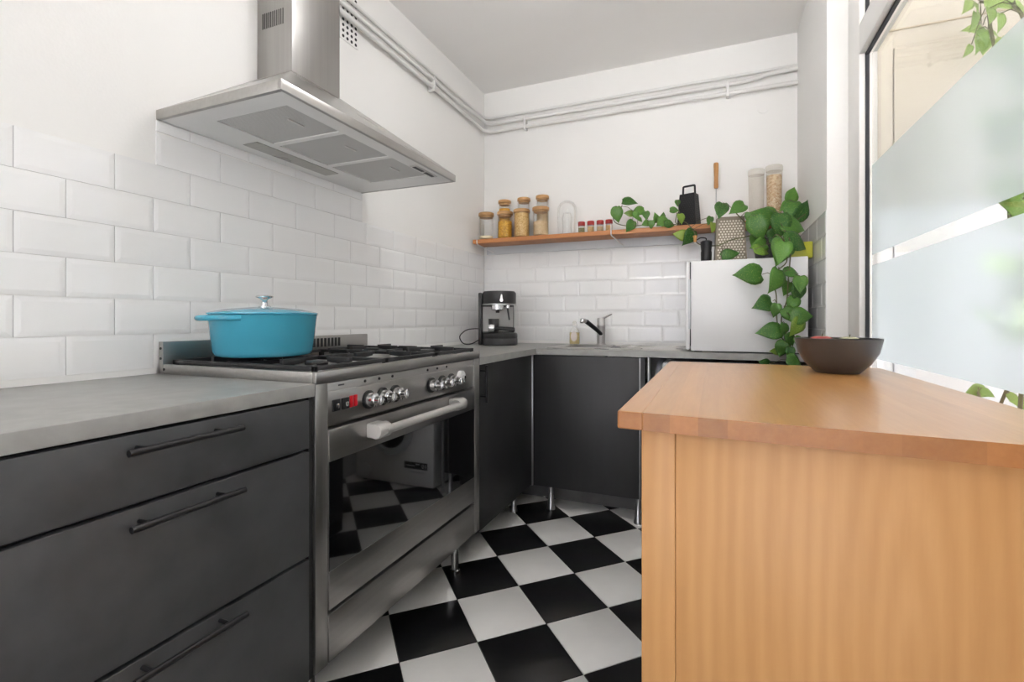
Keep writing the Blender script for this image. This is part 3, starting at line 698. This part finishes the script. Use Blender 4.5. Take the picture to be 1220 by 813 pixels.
L(MB().cyl((0.062,-0.07,0.232),(0.062,-0.07,0.256),0.011), 'wand_collar', 'chrome')
L(MB().lathe([(0.0,0),(0.0105,0),(0.0105,0.003),(0,0.004)], (0.022,-0.1065,0.283), 16, 'y').hexa([(0.013,-0.1085,0.285),(0.031,-0.1085,0.285),(0.031,-0.1055,0.285),(0.013,-0.1055,0.285),(0.019,-0.1085,0.320),(0.025,-0.1085,0.320),(0.025,-0.1055,0.320),(0.019,-0.1055,0.320)]), 'drop_emblem', 'chrome')
cup = thing('milk_cup', Vector(cm.location)+Vector((-0.0149,-0.0329,0.079)), 'dark grey metal cup standing on the coffee machine base', 'cup')
MB().lathe([(0.032,0),(0.034,0.003),(0.034,0.088),(0.031,0.088),(0.031,0.005),(0,0.004)], (0,0,0), 32).build('cup_wall', M['coffee'], cup, local=True)
pf = thing('portafilter', Vector(cm.location)+Vector((0.0134,-0.0915,0.079)), 'chrome portafilter with black handle lying on the coffee machine base', 'portafilter', math.radians(24))
MB().tube([(-0.034,0,0.03),(-0.028,0,0.03),(0.0,0,0.03),(0.004,0,0.03)],[0.026,0.028,0.028,0.024],24).build('basket', M['chrome'], pf, local=True)
MB().tube([(0.004,0,0.03),(0.03,-0.004,0.029),(0.09,-0.012,0.024),(0.125,-0.016,0.020),(0.130,-0.016,0.020)],[0.007,0.011,0.014,0.015,0.011],16).build('grip', M['black'], pf, local=True)
cordm = MB().tube(run([(0.16,2.84,1.00),(0.13,2.82,1.005),(0.07,2.79,1.00),(0.03,2.76,0.955),(0.06,2.76,0.9055),(0.11,2.79,0.9055),(0.135,2.835,0.93)],0.002,0.04), 0.0035, 8)
bmesh.ops.transform(cordm.bm, matrix=(Matrix.Translation(cm.location) @ Matrix.Rotation(math.radians(24), 4, 'Z')).inverted(), verts=cordm.bm.verts)
L(cordm, 'power_cord', 'rubber')

# sink and tap
sk = thing('kitchen_sink', (1.02,2.88,0.9), 'inset stainless sink with drainer in the grey worktop', 'sink')
rim = MB(); z0, z1 = 0.9003, 0.9045
rx0, rx1, ry0, ry1 = 0.66, 1.42, 2.655, 3.10
rim.box(rx0,ry0,z0,SX0+0.004,ry1,z1,0.0015).box(SX1-0.004,ry0,z0,rx1,ry1,z1,0.0015).box(SX0+0.004,ry0,z0,SX1-0.004,SY0+0.004,z1,0.0015).box(SX0+0.004,SY1-0.004,z0,SX1-0.004,ry1,z1,0.0015)
rim.build('rim', M['steelb'], sk)
bw = MB(); e = 0.003; X0, X1, Ya, Yb = SX0+0.004, SX1-0.004, SY0+0.004, SY1-0.004
bw.box(X0,Ya,0.74,X1,Yb,0.743).box(X0,Ya,0.743,X0+e,Yb,0.9).box(X1-e,Ya,0.743,X1,Yb,0.9).box(X0+e,Ya,0.743,X1-e,Ya+e,0.9).box(X0+e,Yb-e,0.743,X1-e,Yb,0.9)
bw.build('basin', M['steelb'], sk)
for q in range(7): MB().box(1.13,2.70+q*0.05,z1,1.39,2.715+q*0.05,z1+0.003,0.001).build('drainer_rib', M['steelb'], sk)
MB().lathe([(0.022,0.743),(0.022,0.746),(0,0.746)], ((X0+X1)/2,(Ya+Yb)/2,0), 20).build('plughole', M['iron'], sk)
fz = z1+0.0005
fc = thing('mixer_tap', (0.887,3.055,fz), 'chrome single-lever mixer tap with pull-out spout behind the sink', 'tap')
MB().lathe([(0.03,0),(0.03,0.006),(0.025,0.008),(0.025,0.115),(0.0265,0.117),(0.0265,0.123),(0.025,0.125),(0.025,0.162),(0.021,0.168),(0,0.169)], (0.887,3.055,fz), 28).build('tap_body', M['handle'], fc)
MB().tube([(0.89,3.04,0.972),(0.868,2.985,1.005),(0.832,2.90,1.05),(0.824,2.88,1.055)],[0.012,0.013,0.014,0.012],16).build('pull_out_spout', M['blackmetal'], fc)
MB().tube([(0.826,2.885,1.056),(0.815,2.858,1.056),(0.813,2.853,1.045)],[0.0145,0.015,0.012],16).build('spray_head', M['chrome'], fc)
MB().tube([(0.897,3.055,1.068),(0.93,3.05,1.085),(0.958,3.045,1.098)],[0.007,0.006,0.004],12).build('lever', M['chrome'], fc)
so = thing('soap_bottle', (0.715,3.055,fz), 'clear bottle of pale amber washing-up liquid behind the sink', 'bottle')
MB().lathe([(0.031,0),(0.034,0.004),(0.034,0.075),(0.028,0.092),(0.012,0.108),(0.012,0.122)], (0.715,3.055,fz), 28, sy=0.75).build('bottle_wall', M['glass'], so)
MB().lathe([(0.029,0.002),(0.032,0.006),(0.032,0.070),(0.030,0.075),(0,0.076)], (0.715,3.055,fz), 28, sy=0.75).build('liquid', M['soapliquid'], so)
MB().lathe([(0.013,0.120),(0.013,0.140),(0.007,0.148),(0,0.149)], (0.715,3.055,fz), 20).build('cap', M['plasticclear'], so)
MB().lathe([(0.021,0),(0.021,0.001),(0,0.0012)], (0.718,3.0285,fz+0.05), 24, 'y', sy=1.5).build('paper_label', M['label'], so)

# white table-top appliance
tb = thing('compact_dishwasher', (1.69,2.87,0.9005), 'white compact countertop dishwasher under the trailing plant', 'appliance')
MB().box(1.437,2.60,0.906,1.946,3.12,1.355,0.004).build('cabinet_body', M['white'], tb)
dw = MB().box(1.413,2.602,0.912,1.433,3.118,1.352,0.004).build('door', M['white'], tb)
MB().box(1.425,2.598,1.015,1.436,2.6025,1.265,0.001).build('grip_recess', M['greystrip'], dw)
MB().box(1.4331,2.6005,0.93,1.4369,3.116,1.35).build('door_seal', M['rubber'], tb)
for x in (1.47,1.91):
    for y in (2.65,3.07): MB().cyl((x,y,0.9005),(x,y,0.9065),0.018,seg=12).build('foot', M['rubber'], tb)

# ================================================================== SHELF AND WHAT STANDS ON IT
SZ = 1.612; SB = 1.585; SYF = 2.995
sh = thing('wall_shelf', (0.98,3.1,SB), 'long brown wooden wall shelf on white wire brackets', 'shelf')
MB().box(0.012,SYF,SB,1.955,3.178,SZ,0.002).build('board', M['shelfwood'], sh)
MB().box(0.03,3.18,1.53,1.955,3.199,SZ,0.001).build('wall_rail', M['greystrip'], sh)
for x in (0.045,0.962,1.75):
    MB().tube(run([(x,SYF-0.004,SZ+0.03),(x,SYF-0.004,SB-0.006),(x+0.01,SYF+0.02,SB-0.014),(x+0.04,3.18,1.543)],0.002,0.012), 0.0038, 8).build('bracket', M['white'], sh)
M['pasta'] = granular('golden_pasta', srgb(200,140,34), srgb(236,186,66), 130)
M['spag'] = mat('yellow_lentils', srgb(222,160,44), 0.5, var=0.1, vscale=60)
M['oats'] = granular('rolled_oats', srgb(206,160,86), srgb(238,206,146), 190)
M['rice'] = granular('beige_grains', srgb(206,174,126), srgb(232,206,166), 320)
M['flour'] = mat('pale_flour', srgb(236,222,190), 0.8, var=0.03)
M['nuts'] = granular('roasted_chickpeas', srgb(206,160,106), srgb(246,222,180), 110)
M['herb'] = granular('dried_herbs', srgb(96,100,62), srgb(168,160,110), 420)
M['spice'] = granular('pale_spice', srgb(196,150,90), srgb(226,192,140), 420)
def jar(x, y, r, top, lab, content, fill):
    o = thing('storage_jar', (x,y,SZ), lab, 'jar', group='bamboo lidded jars on the shelf')
    H = top-SZ-0.022
    MB().lathe([(r*0.94,0.0005),(r,0.004),(r,H-0.001)], (x,y,SZ), 32).build('glass_wall', M['glass'], o)
    if content: MB().lathe([(r-0.006,0.007),(r-0.0042,0.009),(r-0.0042,0.006+fill*(H-0.008)),(0,0.006+fill*(H-0.008)+0.002)], (x,y,SZ), 32).build('contents', M[content], o)
    MB().lathe([(r-0.006,H-0.012),(r-0.006,H),(r*1.07,H+0.001),(r*1.07,H+0.019),(r*1.0,H+0.022),(0,H+0.022)], (x,y,SZ), 32).build('lid', M['bamboo'], o)
fy, by = 3.046, 3.150
jar(0.090, fy, 0.050, 1.798, 'glass jar nearly empty of pale flour, at the shelf end by the corner', 'flour', 0.12)
jar(0.231, fy, 0.050, 1.795, 'short glass jar of golden pasta shapes on the shelf', 'pasta', 0.72)
jar(0.353, fy, 0.052, 1.800, 'short glass jar filled with rolled oats on the shelf', 'oats', 0.97)
jar(0.488, fy, 0.052, 1.803, 'short glass jar half full of beige grain, nearest the empty glass dome', 'rice', 0.55)
jar(0.183, by, 0.042, 1.900, 'tall glass jar filled with yellow lentils behind the pasta jar', 'spag', 0.86)
jar(0.328, by, 0.042, 1.903, 'tall glass jar of pale flour behind the rolled oats jar', 'flour', 0.6)
jar(0.464, by, 0.042, 1.906, 'tall glass jar of beige grain behind the half full jar', 'rice', 0.66)
gd = thing('glass_dome', (0.655,3.09,SZ), 'empty clear glass dome standing on the shelf between jars and spices', 'glass dome')
MB().lathe([(0.058,0.0005),(0.060,0.004),(0.064,0.10),(0.066,0.15),(0.060,0.19),(0.045,0.215),(0.02,0.228),(0,0.230)], (0.655,3.09,SZ), 36).build('dome_wall', M['glass'], gd)
MB().lathe([(0.036,0.0015),(0.038,0.003),(0.03,0.05),(0.034,0.12),(0.024,0.15),(0,0.156)], (0.655,3.09,SZ), 28).build('inner_glass', M['glass'], gd)
for q, (x, cnt, ww) in enumerate(((0.762,'herb','green herbs, beside the glass dome'),(0.822,'spice','pale spice, second from the glass dome'),(0.882,'rice','beige spice, third from the glass dome'),(0.938,'spice','tan spice, next to the trailing plant'))):
    o = thing('spice_jar', (x,3.05,SZ), 'small red-lidded spice jar of '+ww, 'spice jar', group='red lidded spice jars on the shelf')
    MB().lathe([(0.021,0.0005),(0.0225,0.003),(0.0225,0.046),(0.019,0.0495)], (x,3.05,SZ), 20).build('glass_wall', M['glass'], o)
    MB().lathe([(0.0198,0.0045),(0.0198,0.036+0.004*(q % 2)),(0,0.038+0.004*(q % 2))], (x,3.05,SZ), 20).build('contents', M[cnt], o)
    MB().lathe([(0.0215,0.050),(0.0225,0.053),(0.0225,0.072),(0.020,0.075),(0,0.075)], (x,3.05,SZ), 20).build('lid', M['redlid'], o)

# black box grater on the shelf
def box_grater(name, c, rz, wb, wt, db, dt, H, m, teeth_m, lab, handle=None, pitch=0.012, rb=0.0038):
    o = thing(name, c, lab, 'grater', rz)
    sh_ = MB(); th = 0.0015
    for s in (-1, 1):
        sh_.hexa([(-wb/2,s*db/2-th,0),(wb/2,s*db/2-th,0),(wb/2,s*db/2+th,0),(-wb/2,s*db/2+th,0),(-wt/2,s*dt/2-th,H),(wt/2,s*dt/2-th,H),(wt/2,s*dt/2+th,H),(-wt/2,s*dt/2+th,H)])
        sh_.hexa([(s*wb/2-th,-db/2,0),(s*wb/2+th,-db/2,0),(s*wb/2+th,db/2,0),(s*wb/2-th,db/2,0),(s*wt/2-th,-dt/2,H),(s*wt/2+th,-dt/2,H),(s*wt/2+th,dt/2,H),(s*wt/2-th,dt/2,H)])
    sh_.box(-wt/2,-dt/2,H-0.002,wt/2,dt/2,H+0.002)
    sh_.build('grater_wall', M[m], o, local=True)
    tm = MB(); nz = int((H-0.02)/pitch)
    for r in range(nz):
        z = 0.014+r*pitch; f = z/H; w_ = (wb+(wt-wb)*f)/2-0.007; d_ = (db+(dt-db)*f)/2
        n = max(1, int(2*w_/pitch))
        for q in range(n):
            x = -w_+(q+0.5+(0.25 if r % 2 else -0.25))*2*w_/n
            if abs(x) > w_: continue
            tm.lathe([(rb,-0.001),(rb*0.8,0.0016),(0,0.0026)], (x,-d_-th,z), 6, 'y')
        n2 = max(1, int((2*d_-0.012)/pitch))
        for q in range(n2):
            yv = -(d_-0.006)+(q+0.5)*2*(d_-0.006)/n2
            for s in (1,): tm.lathe([(rb,-0.001),(rb*0.8,0.0016),(0,0.0026)], (w_+0.007+th,yv,z), 6, 'x')
    tm.build('grating_teeth', M[teeth_m], o, local=True)
    if handle: MB().tube(run([(-wt*0.42,0,H),(-wt*0.40,0,H+handle),(wt*0.40,0,H+handle),(wt*0.42,0,H)],0.002,0.008), 0.006, 8).build('handle', M[m], o, local=True)
    return o
box_grater('box_grater', (1.408,3.062,SZ), math.radians(-20), 0.112, 0.086, 0.075, 0.06, 0.188, 'blackmetal', 'iron', 'black box grater with top handle standing on the wooden shelf', 0.052)
M['gratersteel'] = mat('shaded_grater_steel', srgb(140,130,114), 0.5, metal=0.4)  # darker than the teeth: shade between them put into the colour
M['toothsteel'] = mat('lit_grater_tooth_steel', srgb(216,208,194), 0.4, metal=0.3)
box_grater('steel_grater', (1.622,2.80,1.3555), math.radians(6), 0.15, 0.126, 0.085, 0.07, 0.238, 'gratersteel', 'toothsteel', 'bumpy pale steel grater standing on the white dishwasher', None, 0.0135, 0.0056)
# wooden-handled tool behind
tl = thing('wood_handled_skewer', (1.556,3.12,SZ), 'upright thin steel tool with a wooden handle on the shelf', 'kitchen tool')
MB().tube([(1.556,3.12,SZ+0.0005),(1.556,3.14,1.845)],[0.0022,0.0026],8).build('rod', M['alu'], tl)
MB().tube([(1.556,3.14,1.842),(1.556,3.1405,1.85),(1.556,3.145,1.90),(1.556,3.152,1.985),(1.556,3.1528,1.995),(1.556,3.153,1.998)],[0.009,0.0125,0.0115,0.0145,0.013,0.008],14).build('handle', M['handlewood'], tl)
# coffee grinder with crank
gr = thing('hand_coffee_grinder', (1.507,2.75,1.3555), 'black hand coffee grinder with crank and wooden knob on the dishwasher', 'coffee grinder')
MB().lathe([(0.024,0),(0.026,0.003),(0.027,0.06),(0.025,0.065),(0.029,0.105),(0.029,0.115),(0.02,0.12),(0,0.122)], (1.507,2.75,1.3555), 28).build('grinder_body', M['black'], gr)
MB().tube(run([(1.507,2.75,1.475),(1.507,2.75,1.489),(1.48,2.75,1.494),(1.452,2.75,1.478)],0.002,0.01), 0.003, 8).build('crank', M['blackmetal'], gr)
MB().lathe([(0.006,0),(0.008,0.003),(0.0085,0.022),(0.012,0.028),(0.011,0.034),(0,0.037)], (1.452,2.75,1.472), 18).build('crank_knob', M['handlewood'], gr)
# tall containers on the shelf
for x, lab, cnt in ((1.764,'tall cloudy plastic container, empty, on the shelf behind the plant',None),(1.853,'tall clear plastic container of roasted chickpeas on the shelf','nuts')):
    o = thing('tall_container', (x,3.06,SZ), lab, 'container', group='tall containers at the shelf end')
    tp = 0.292 if not cnt else 0.304
    MB().lathe([(0.036,0.0005),(0.037,0.004),(0.041,tp-0.032)], (x,3.06,SZ), 32).build('container_wall', M['plasticclear'], o)
    if cnt: MB().lathe([(0.0345,0.007),(0.038,tp-0.055),(0,tp-0.05)], (x,3.06,SZ), 32).build('contents', M[cnt], o)
    MB().lathe([(0.040,tp-0.031),(0.0435,tp-0.028),(0.0435,tp-0.006),(0.040,tp),(0,tp)], (x,3.06,SZ), 32).build('lid', M['plasticclear'], o)
tag(MB().box(1.86,2.665,1.3555,1.975,2.80,1.432,0.003).build('yellow_tin', M['yellow'], base=(1.918,2.73,1.3555)), 'yellow-green rectangular tin on the dishwasher behind the leaves', 'tin')

# ================================================================== PLANTS
# leaf tables: x, y, z of the blade centre, blade length, tip direction in degrees (0 right, 90 down), young leaf flag
LEAF_CROWN = [(1.911,2.84,1.7,0.095,-65.0,0.0),(1.882,2.82,1.636,0.082,150.0,0.0),(1.898,2.74,1.593,0.111,105.0,0.0),(1.956,2.74,1.598,0.11,-60.0,0.0),(1.947,2.68,1.514,0.139,8.0,0.0),(1.766,2.76,1.586,0.139,200.0,0.0),(1.742,2.62,1.498,0.136,75.0,0.0),(1.839,2.66,1.512,0.128,95.0,0.0),(1.929,2.6,1.421,0.142,15.0,0.0),(1.743,2.63,1.419,0.102,165.0,0.0),(1.758,2.585,1.389,0.092,5.0,1.0),(1.834,2.56,1.377,0.135,110.0,0.0),(1.578,2.74,1.627,0.096,110.0,0.0),(1.652,2.72,1.624,0.099,150.0,0.0),(1.624,2.7,1.394,0.092,-15.0,0.0),(1.701,2.72,1.58,0.045,100.0,0.0),(1.822,2.8,1.597,0.099,30.0,0.0),(1.899,2.7,1.486,0.094,60.0,0.0),(1.81,2.68,1.468,0.087,120.0,0.0),(1.881,2.76,1.562,0.08,-100.0,0.0),(1.72,2.66,1.45,0.064,100.0,0.0)]
LEAF_SHELF = [(1.52,2.975,1.62,0.055,110.0,0.0),(1.539,2.97,1.581,0.068,100.0,1.0),(1.366,2.965,1.551,0.089,195.0,1.0),(1.413,2.96,1.53,0.106,120.0,0.0),(1.37,2.96,1.641,0.065,80.0,1.0),(1.333,2.98,1.698,0.055,5.0,0.0),(1.349,2.99,1.741,0.042,90.0,0.0),(1.076,3.0,1.773,0.094,8.0,0.0),(1.002,2.98,1.698,0.098,80.0,0.0),(1.069,2.985,1.703,0.059,190.0,1.0),(1.121,3.0,1.717,0.08,170.0,0.0),(1.114,2.985,1.684,0.062,60.0,0.0),(1.171,2.99,1.683,0.059,90.0,0.0),(1.08,2.975,1.623,0.08,120.0,0.0),(1.23,2.99,1.669,0.063,-95.0,0.0),(1.267,3.0,1.677,0.044,-80.0,0.0),(1.28,2.985,1.638,0.088,5.0,0.0),(1.307,2.98,1.619,0.067,10.0,0.0),(1.169,2.98,1.633,0.058,160.0,0.0),(1.202,2.975,1.623,0.051,90.0,0.0),(0.987,2.99,1.747,0.032,200.0,0.0),(1.138,2.99,1.661,0.042,30.0,0.0),(1.245,2.985,1.624,0.041,150.0,0.0)]
LEAF_TRAIL = [(1.692,2.53,1.274,0.149,180.0,0.0),(1.83,2.535,1.368,0.117,110.0,0.0),(1.808,2.52,1.238,0.122,110.0,0.0),(1.877,2.55,1.28,0.076,0.0,0.0),(1.904,2.53,1.22,0.086,100.0,0.0),(1.895,2.55,1.181,0.095,90.0,0.0),(1.854,2.56,1.203,0.07,110.0,0.0),(1.758,2.53,1.135,0.106,165.0,0.0),(1.805,2.54,1.103,0.068,100.0,0.0),(1.874,2.54,1.134,0.075,120.0,0.0),(1.864,2.53,1.082,0.083,60.0,0.0),(1.912,2.52,1.079,0.1,0.0,0.0),(1.884,2.51,1.026,0.097,120.0,1.0),(1.776,2.52,1.006,0.115,175.0,0.0),(1.841,2.53,1.015,0.067,100.0,0.0),(1.831,2.52,0.927,0.083,100.0,0.0),(1.863,2.52,0.969,0.067,60.0,0.0),(1.88,2.5,0.873,0.085,20.0,0.0),(1.757,2.52,0.863,0.059,195.0,0.0),(1.861,2.51,0.911,0.057,90.0,0.0),(1.8,2.53,0.915,0.047,190.0,1.0),(1.896,2.5,0.955,0.068,60.0,0.0)]
VINES = [((1.852,2.548,1.327),(1.797,2.548,1.267),(1.811,2.548,1.172),(1.811,2.548,1.098),(1.82,2.548,1.014),(1.848,2.548,0.952),(1.893,2.548,0.891)),((1.866,2.55,1.327),(1.859,2.55,1.244),(1.853,2.55,1.15),(1.831,2.55,1.056),(1.862,2.55,0.963),(1.884,2.55,0.859)),((1.771,2.66,1.46),(1.683,2.68,1.471),(1.624,2.7,1.465),(1.557,2.74,1.446),(1.463,2.85,1.478)),((1.463,2.85,1.478),(1.441,2.95,1.56),(1.389,2.97,1.625),(1.342,2.97,1.62),(1.345,2.98,1.672),(1.357,2.98,1.688)),((1.355,2.985,1.613),(1.286,2.985,1.627),(1.216,2.985,1.636),(1.139,2.985,1.626),(1.057,2.985,1.629),(0.991,2.985,1.653),(0.979,2.985,1.698),(1.029,2.985,1.75))]
VINES = [list(v) for v in VINES]
LEAF_OUT = [(2.553,2.691,2.413,0.079,120.0,0.0),(2.596,2.723,2.421,0.069,60.0,0.0),(2.572,2.538,2.32,0.087,100.0,0.0),(2.605,2.459,2.273,0.089,10.0,0.0),(2.608,2.766,2.377,0.085,95.0,0.0),(2.529,2.438,2.233,0.077,100.0,0.0),(2.522,2.354,2.158,0.071,90.0,0.0),(2.637,2.945,2.389,0.091,180.0,0.0),(2.556,2.589,2.248,0.062,120.0,0.0),(2.553,2.543,2.2,0.081,60.0,0.0),(2.659,2.887,2.315,0.088,100.0,0.0),(2.586,2.633,2.202,0.08,110.0,0.0),(2.637,2.669,2.261,0.07,30.0,0.0),(2.587,2.773,2.255,0.059,115.0,0.0),(2.609,2.42,2.226,0.056,60.0,0.0),(2.541,2.297,1.443,0.048,180.0,0.0),(2.609,2.764,0.745,0.1,170.0,0.0),(2.642,2.74,0.744,0.072,20.0,0.0),(2.593,2.393,0.753,0.073,190.0,0.0),(2.624,2.5,0.749,0.059,60.0,0.0)]

def leaf_mesh(name, m, fold, curl, wid):
    prof = [(0.0,0.0,-0.02),(0.06,0.20,-0.10),(0.16,0.33,-0.07),(0.30,0.39,0.0),(0.46,0.37,0.0),(0.62,0.28,0.0),(0.78,0.16,0.0),(0.91,0.05,0.0),(1.0,0.0,0.0)]
    bm = bmesh.new(); mid = []; lf = []; rt = []
    for t, wv, back in prof:
        bz = -curl*(t-0.35)**2
        mid.append(bm.verts.new((0, t-0.5, bz)))
        if wv: 
            for lst, sg in ((lf,-1),(rt,1)):
                a = bm.verts.new((sg*wv*wid*0.55, t-0.5+back*0.6, bz+fold*wv*0.75)); b = bm.verts.new((sg*wv*wid, t-0.5+back, bz+fold*wv*0.8-0.03*wv))
                lst.append((a, b))
        else: lf.append(None); rt.append(None)
    for lst, sg in ((lf,-1),(rt,1)):
        for i in range(len(prof)-1):
            p, q = lst[i], lst[i+1]
            fs = []
            if p and q: fs = [(mid[i],mid[i+1],q[0],p[0]), (p[0],q[0],q[1],p[1])]
            elif q: fs = [(mid[i],mid[i+1],q[0]), (mid[i],q[0],q[1])]
            else: fs = [(mid[i],mid[i+1],p[0]), (p[0],mid[i+1],p[1])]
            for f_ in fs: bm.faces.new(f_ if sg > 0 else f_[::-1])
    # give the blade a real thickness
    bmesh.ops.recalc_face_normals(bm, faces=bm.faces)
    bmesh.ops.solidify(bm, geom=list(bm.faces), thickness=0.008)
    me = bpy.data.meshes.new(name); bm.to_mesh(me); bm.free(); me.materials.append(M[m]); me.shade_smooth(); return me
LM = [[leaf_mesh('leaf', 'leaf', f_, c_, w_) for f_, c_, w_ in ((0.25,0.35,1.0),(0.4,0.2,0.95),(0.15,0.6,1.05))], [leaf_mesh('leaf', 'leafy', f_, c_, w_) for f_, c_, w_ in ((0.3,0.35,0.95),(0.15,0.5,1.0))]]
LO = [leaf_mesh('leaf', 'leafout', f_, c_, w_) for f_, c_, w_ in ((0.25,0.35,0.85),(0.15,0.6,0.8))]
rv = Vector((math.cos(cam.rotation_euler[2]), math.sin(cam.rotation_euler[2]), 0)); fv = Vector((-rv.y, rv.x, 0))
rnd = random.Random(11)
def put_leaf(parent, me, c, ln, ang, tilt=0.45, face=1.0):
    a = math.radians(ang); d_ = rv*math.cos(a)-Vector((0,0,1))*math.sin(a)+fv*rnd.uniform(-0.35,0.15); d_.normalize()
    nrm = -fv*face+Vector((0,0,rnd.uniform(0.1,0.7)))+rv*rnd.uniform(-tilt,tilt)
    xx = d_.cross(nrm); xx.normalize(); nz = xx.cross(d_)
    mt = Matrix((xx, d_, nz)).transposed().to_4x4()
    o = bpy.data.objects.new('leaf', me); COL.objects.link(o); o.parent = parent
    o.matrix_local = Matrix.Translation(Vector(c)-org(parent)) @ mt @ Matrix.Diagonal((ln,ln,ln,1))
    return Vector(c)-d_*ln*0.5
def smooth_path(pts, n=5):
    P = [Vector(p) for p in pts]; P = [P[0]*2-P[1]]+P+[P[-1]*2-P[-2]]; out = []
    for i in range(1, len(P)-2):
        for k_ in range(n):
            t = k_/n; a, b, c_, d_ = P[i-1:i+3]
            out.append(0.5*((2*b)+(c_-a)*t+(2*a-5*b+4*c_-d_)*t*t+(3*b-a-3*c_+d_)*t**3))
    out.append(P[-2]); return out
pl = thing('pothos_plant', (1.79,2.74,1.3555), 'green pothos plant trailing over the white dishwasher and along the shelf', 'plant')
pc = (1.79,2.74,1.3555)
pot = MB().lathe([(0.048,0),(0.052,0.003),(0.064,0.10),(0.066,0.105),(0.062,0.105),(0.058,0.09),(0,0.088)], pc, 28).build('plant_pot', M['darkpot'], pl)
MB().lathe([(0.059,0.088),(0.0,0.096)], pc, 24).build('soil', M['soil'], pot)
vines = [smooth_path([(1.80,2.72,1.44),(1.82,2.64,1.47),(1.845,2.565,1.42)]+VINES[0]), smooth_path([(1.81,2.73,1.44),(1.85,2.65,1.49),(1.87,2.57,1.42)]+VINES[1]),
         smooth_path([(1.78,2.73,1.44),(1.775,2.69,1.49)]+VINES[2][1:]+VINES[3][1:]), smooth_path([VINES[3][2]]+[(1.36,2.975,1.63)]+VINES[4])]
for ex in ((1.90,2.80,1.66),(1.95,2.70,1.57),(1.72,2.70,1.56),(1.65,2.72,1.60),(1.90,2.66,1.48),(1.84,2.70,1.56)):
    vines.append(smooth_path([(1.79,2.74,1.44),(1.79+(ex[0]-1.79)*0.4, 2.74+(ex[1]-2.74)*0.4, 1.50), ex]))
for v in vines: MB().tube(v, 0.0028, 6).build('vine', M['stem'], pl)
allv = [p for v in vines for p in v]
for tab in (LEAF_CROWN, LEAF_SHELF, LEAF_TRAIL):
    for x, y, z, ln, ang, yo in tab:
        ln = min(ln, 0.135)
        if x+ln*0.5*math.cos(math.radians(ang)) > 1.97: x = 1.97-ln*0.5*math.cos(math.radians(ang))
        ms = LM[int(yo)]; b0 = put_leaf(pl, rnd.choice(ms), (x,y,z), ln, ang)
        q = min(allv, key=lambda p: (p-b0).length)
        mid_ = (b0+q)/2+Vector((0,0,0.01)); MB().tube([q, mid_, b0], 0.0016, 5).build('leaf_stalk', M['stem'], pl)

# climbing plant on the balcony
op = thing('balcony_climber', (2.62,2.5,-0.1), 'light green leafy climber on the balcony behind the window', 'plant')
MB().lathe([(0.11,0),(0.115,0.005),(0.15,0.28),(0.155,0.30),(0.145,0.30),(0.14,0.27),(0,0.265)], (2.62,2.5,-0.1), 28).build('plant_pot', M['darkpot'], op)
ov = [smooth_path([(2.62,2.5,0.16),(2.64,2.45,0.7),(2.58,2.42,1.3),(2.60,2.5,1.9),(2.58,2.58,2.3),(2.60,2.55,2.55)]), smooth_path([(2.62,2.5,0.16),(2.60,2.6,0.6),(2.66,2.35,1.2),(2.62,2.3,1.7),(2.6,2.4,2.2),(2.62,2.75,2.45)]), smooth_path([(2.62,2.5,0.16),(2.62,2.65,0.45),(2.6,2.72,0.75)]), smooth_path([(2.62,2.5,0.16),(2.5,2.2,0.6),(2.40,1.9,1.1),(2.42,1.85,1.5),(2.40,1.8,1.85)])]
for v in ov: MB().tube(v, 0.006, 6).build('stem', M['stem'], op)
allo = [p for v in ov for p in v]
tab = [t for t in LEAF_OUT]
for q in range(80):
    xx_ = rnd.uniform(2.28, 2.5); z = rnd.uniform(1.36, 1.86) if q < 62 else rnd.uniform(1.0, 1.22)
    tab.append((xx_, 2.45-(2.6-xx_)*2.0-rnd.uniform(0.0,0.42), z, rnd.uniform(0.08,0.12), rnd.uniform(0,180), 0))
for x, y, z, ln, ang, _ in tab:
    y = min(y, 2.86)
    b0 = put_leaf(op, rnd.choice(LO), (x,y,z), ln, ang)
    q = min(allo, key=lambda p: (p-b0).length); MB().tube([q, (b0+q)/2+Vector((0,0,0.015)), b0], 0.0018, 5).build('leaf_stalk', M['stem'], op)
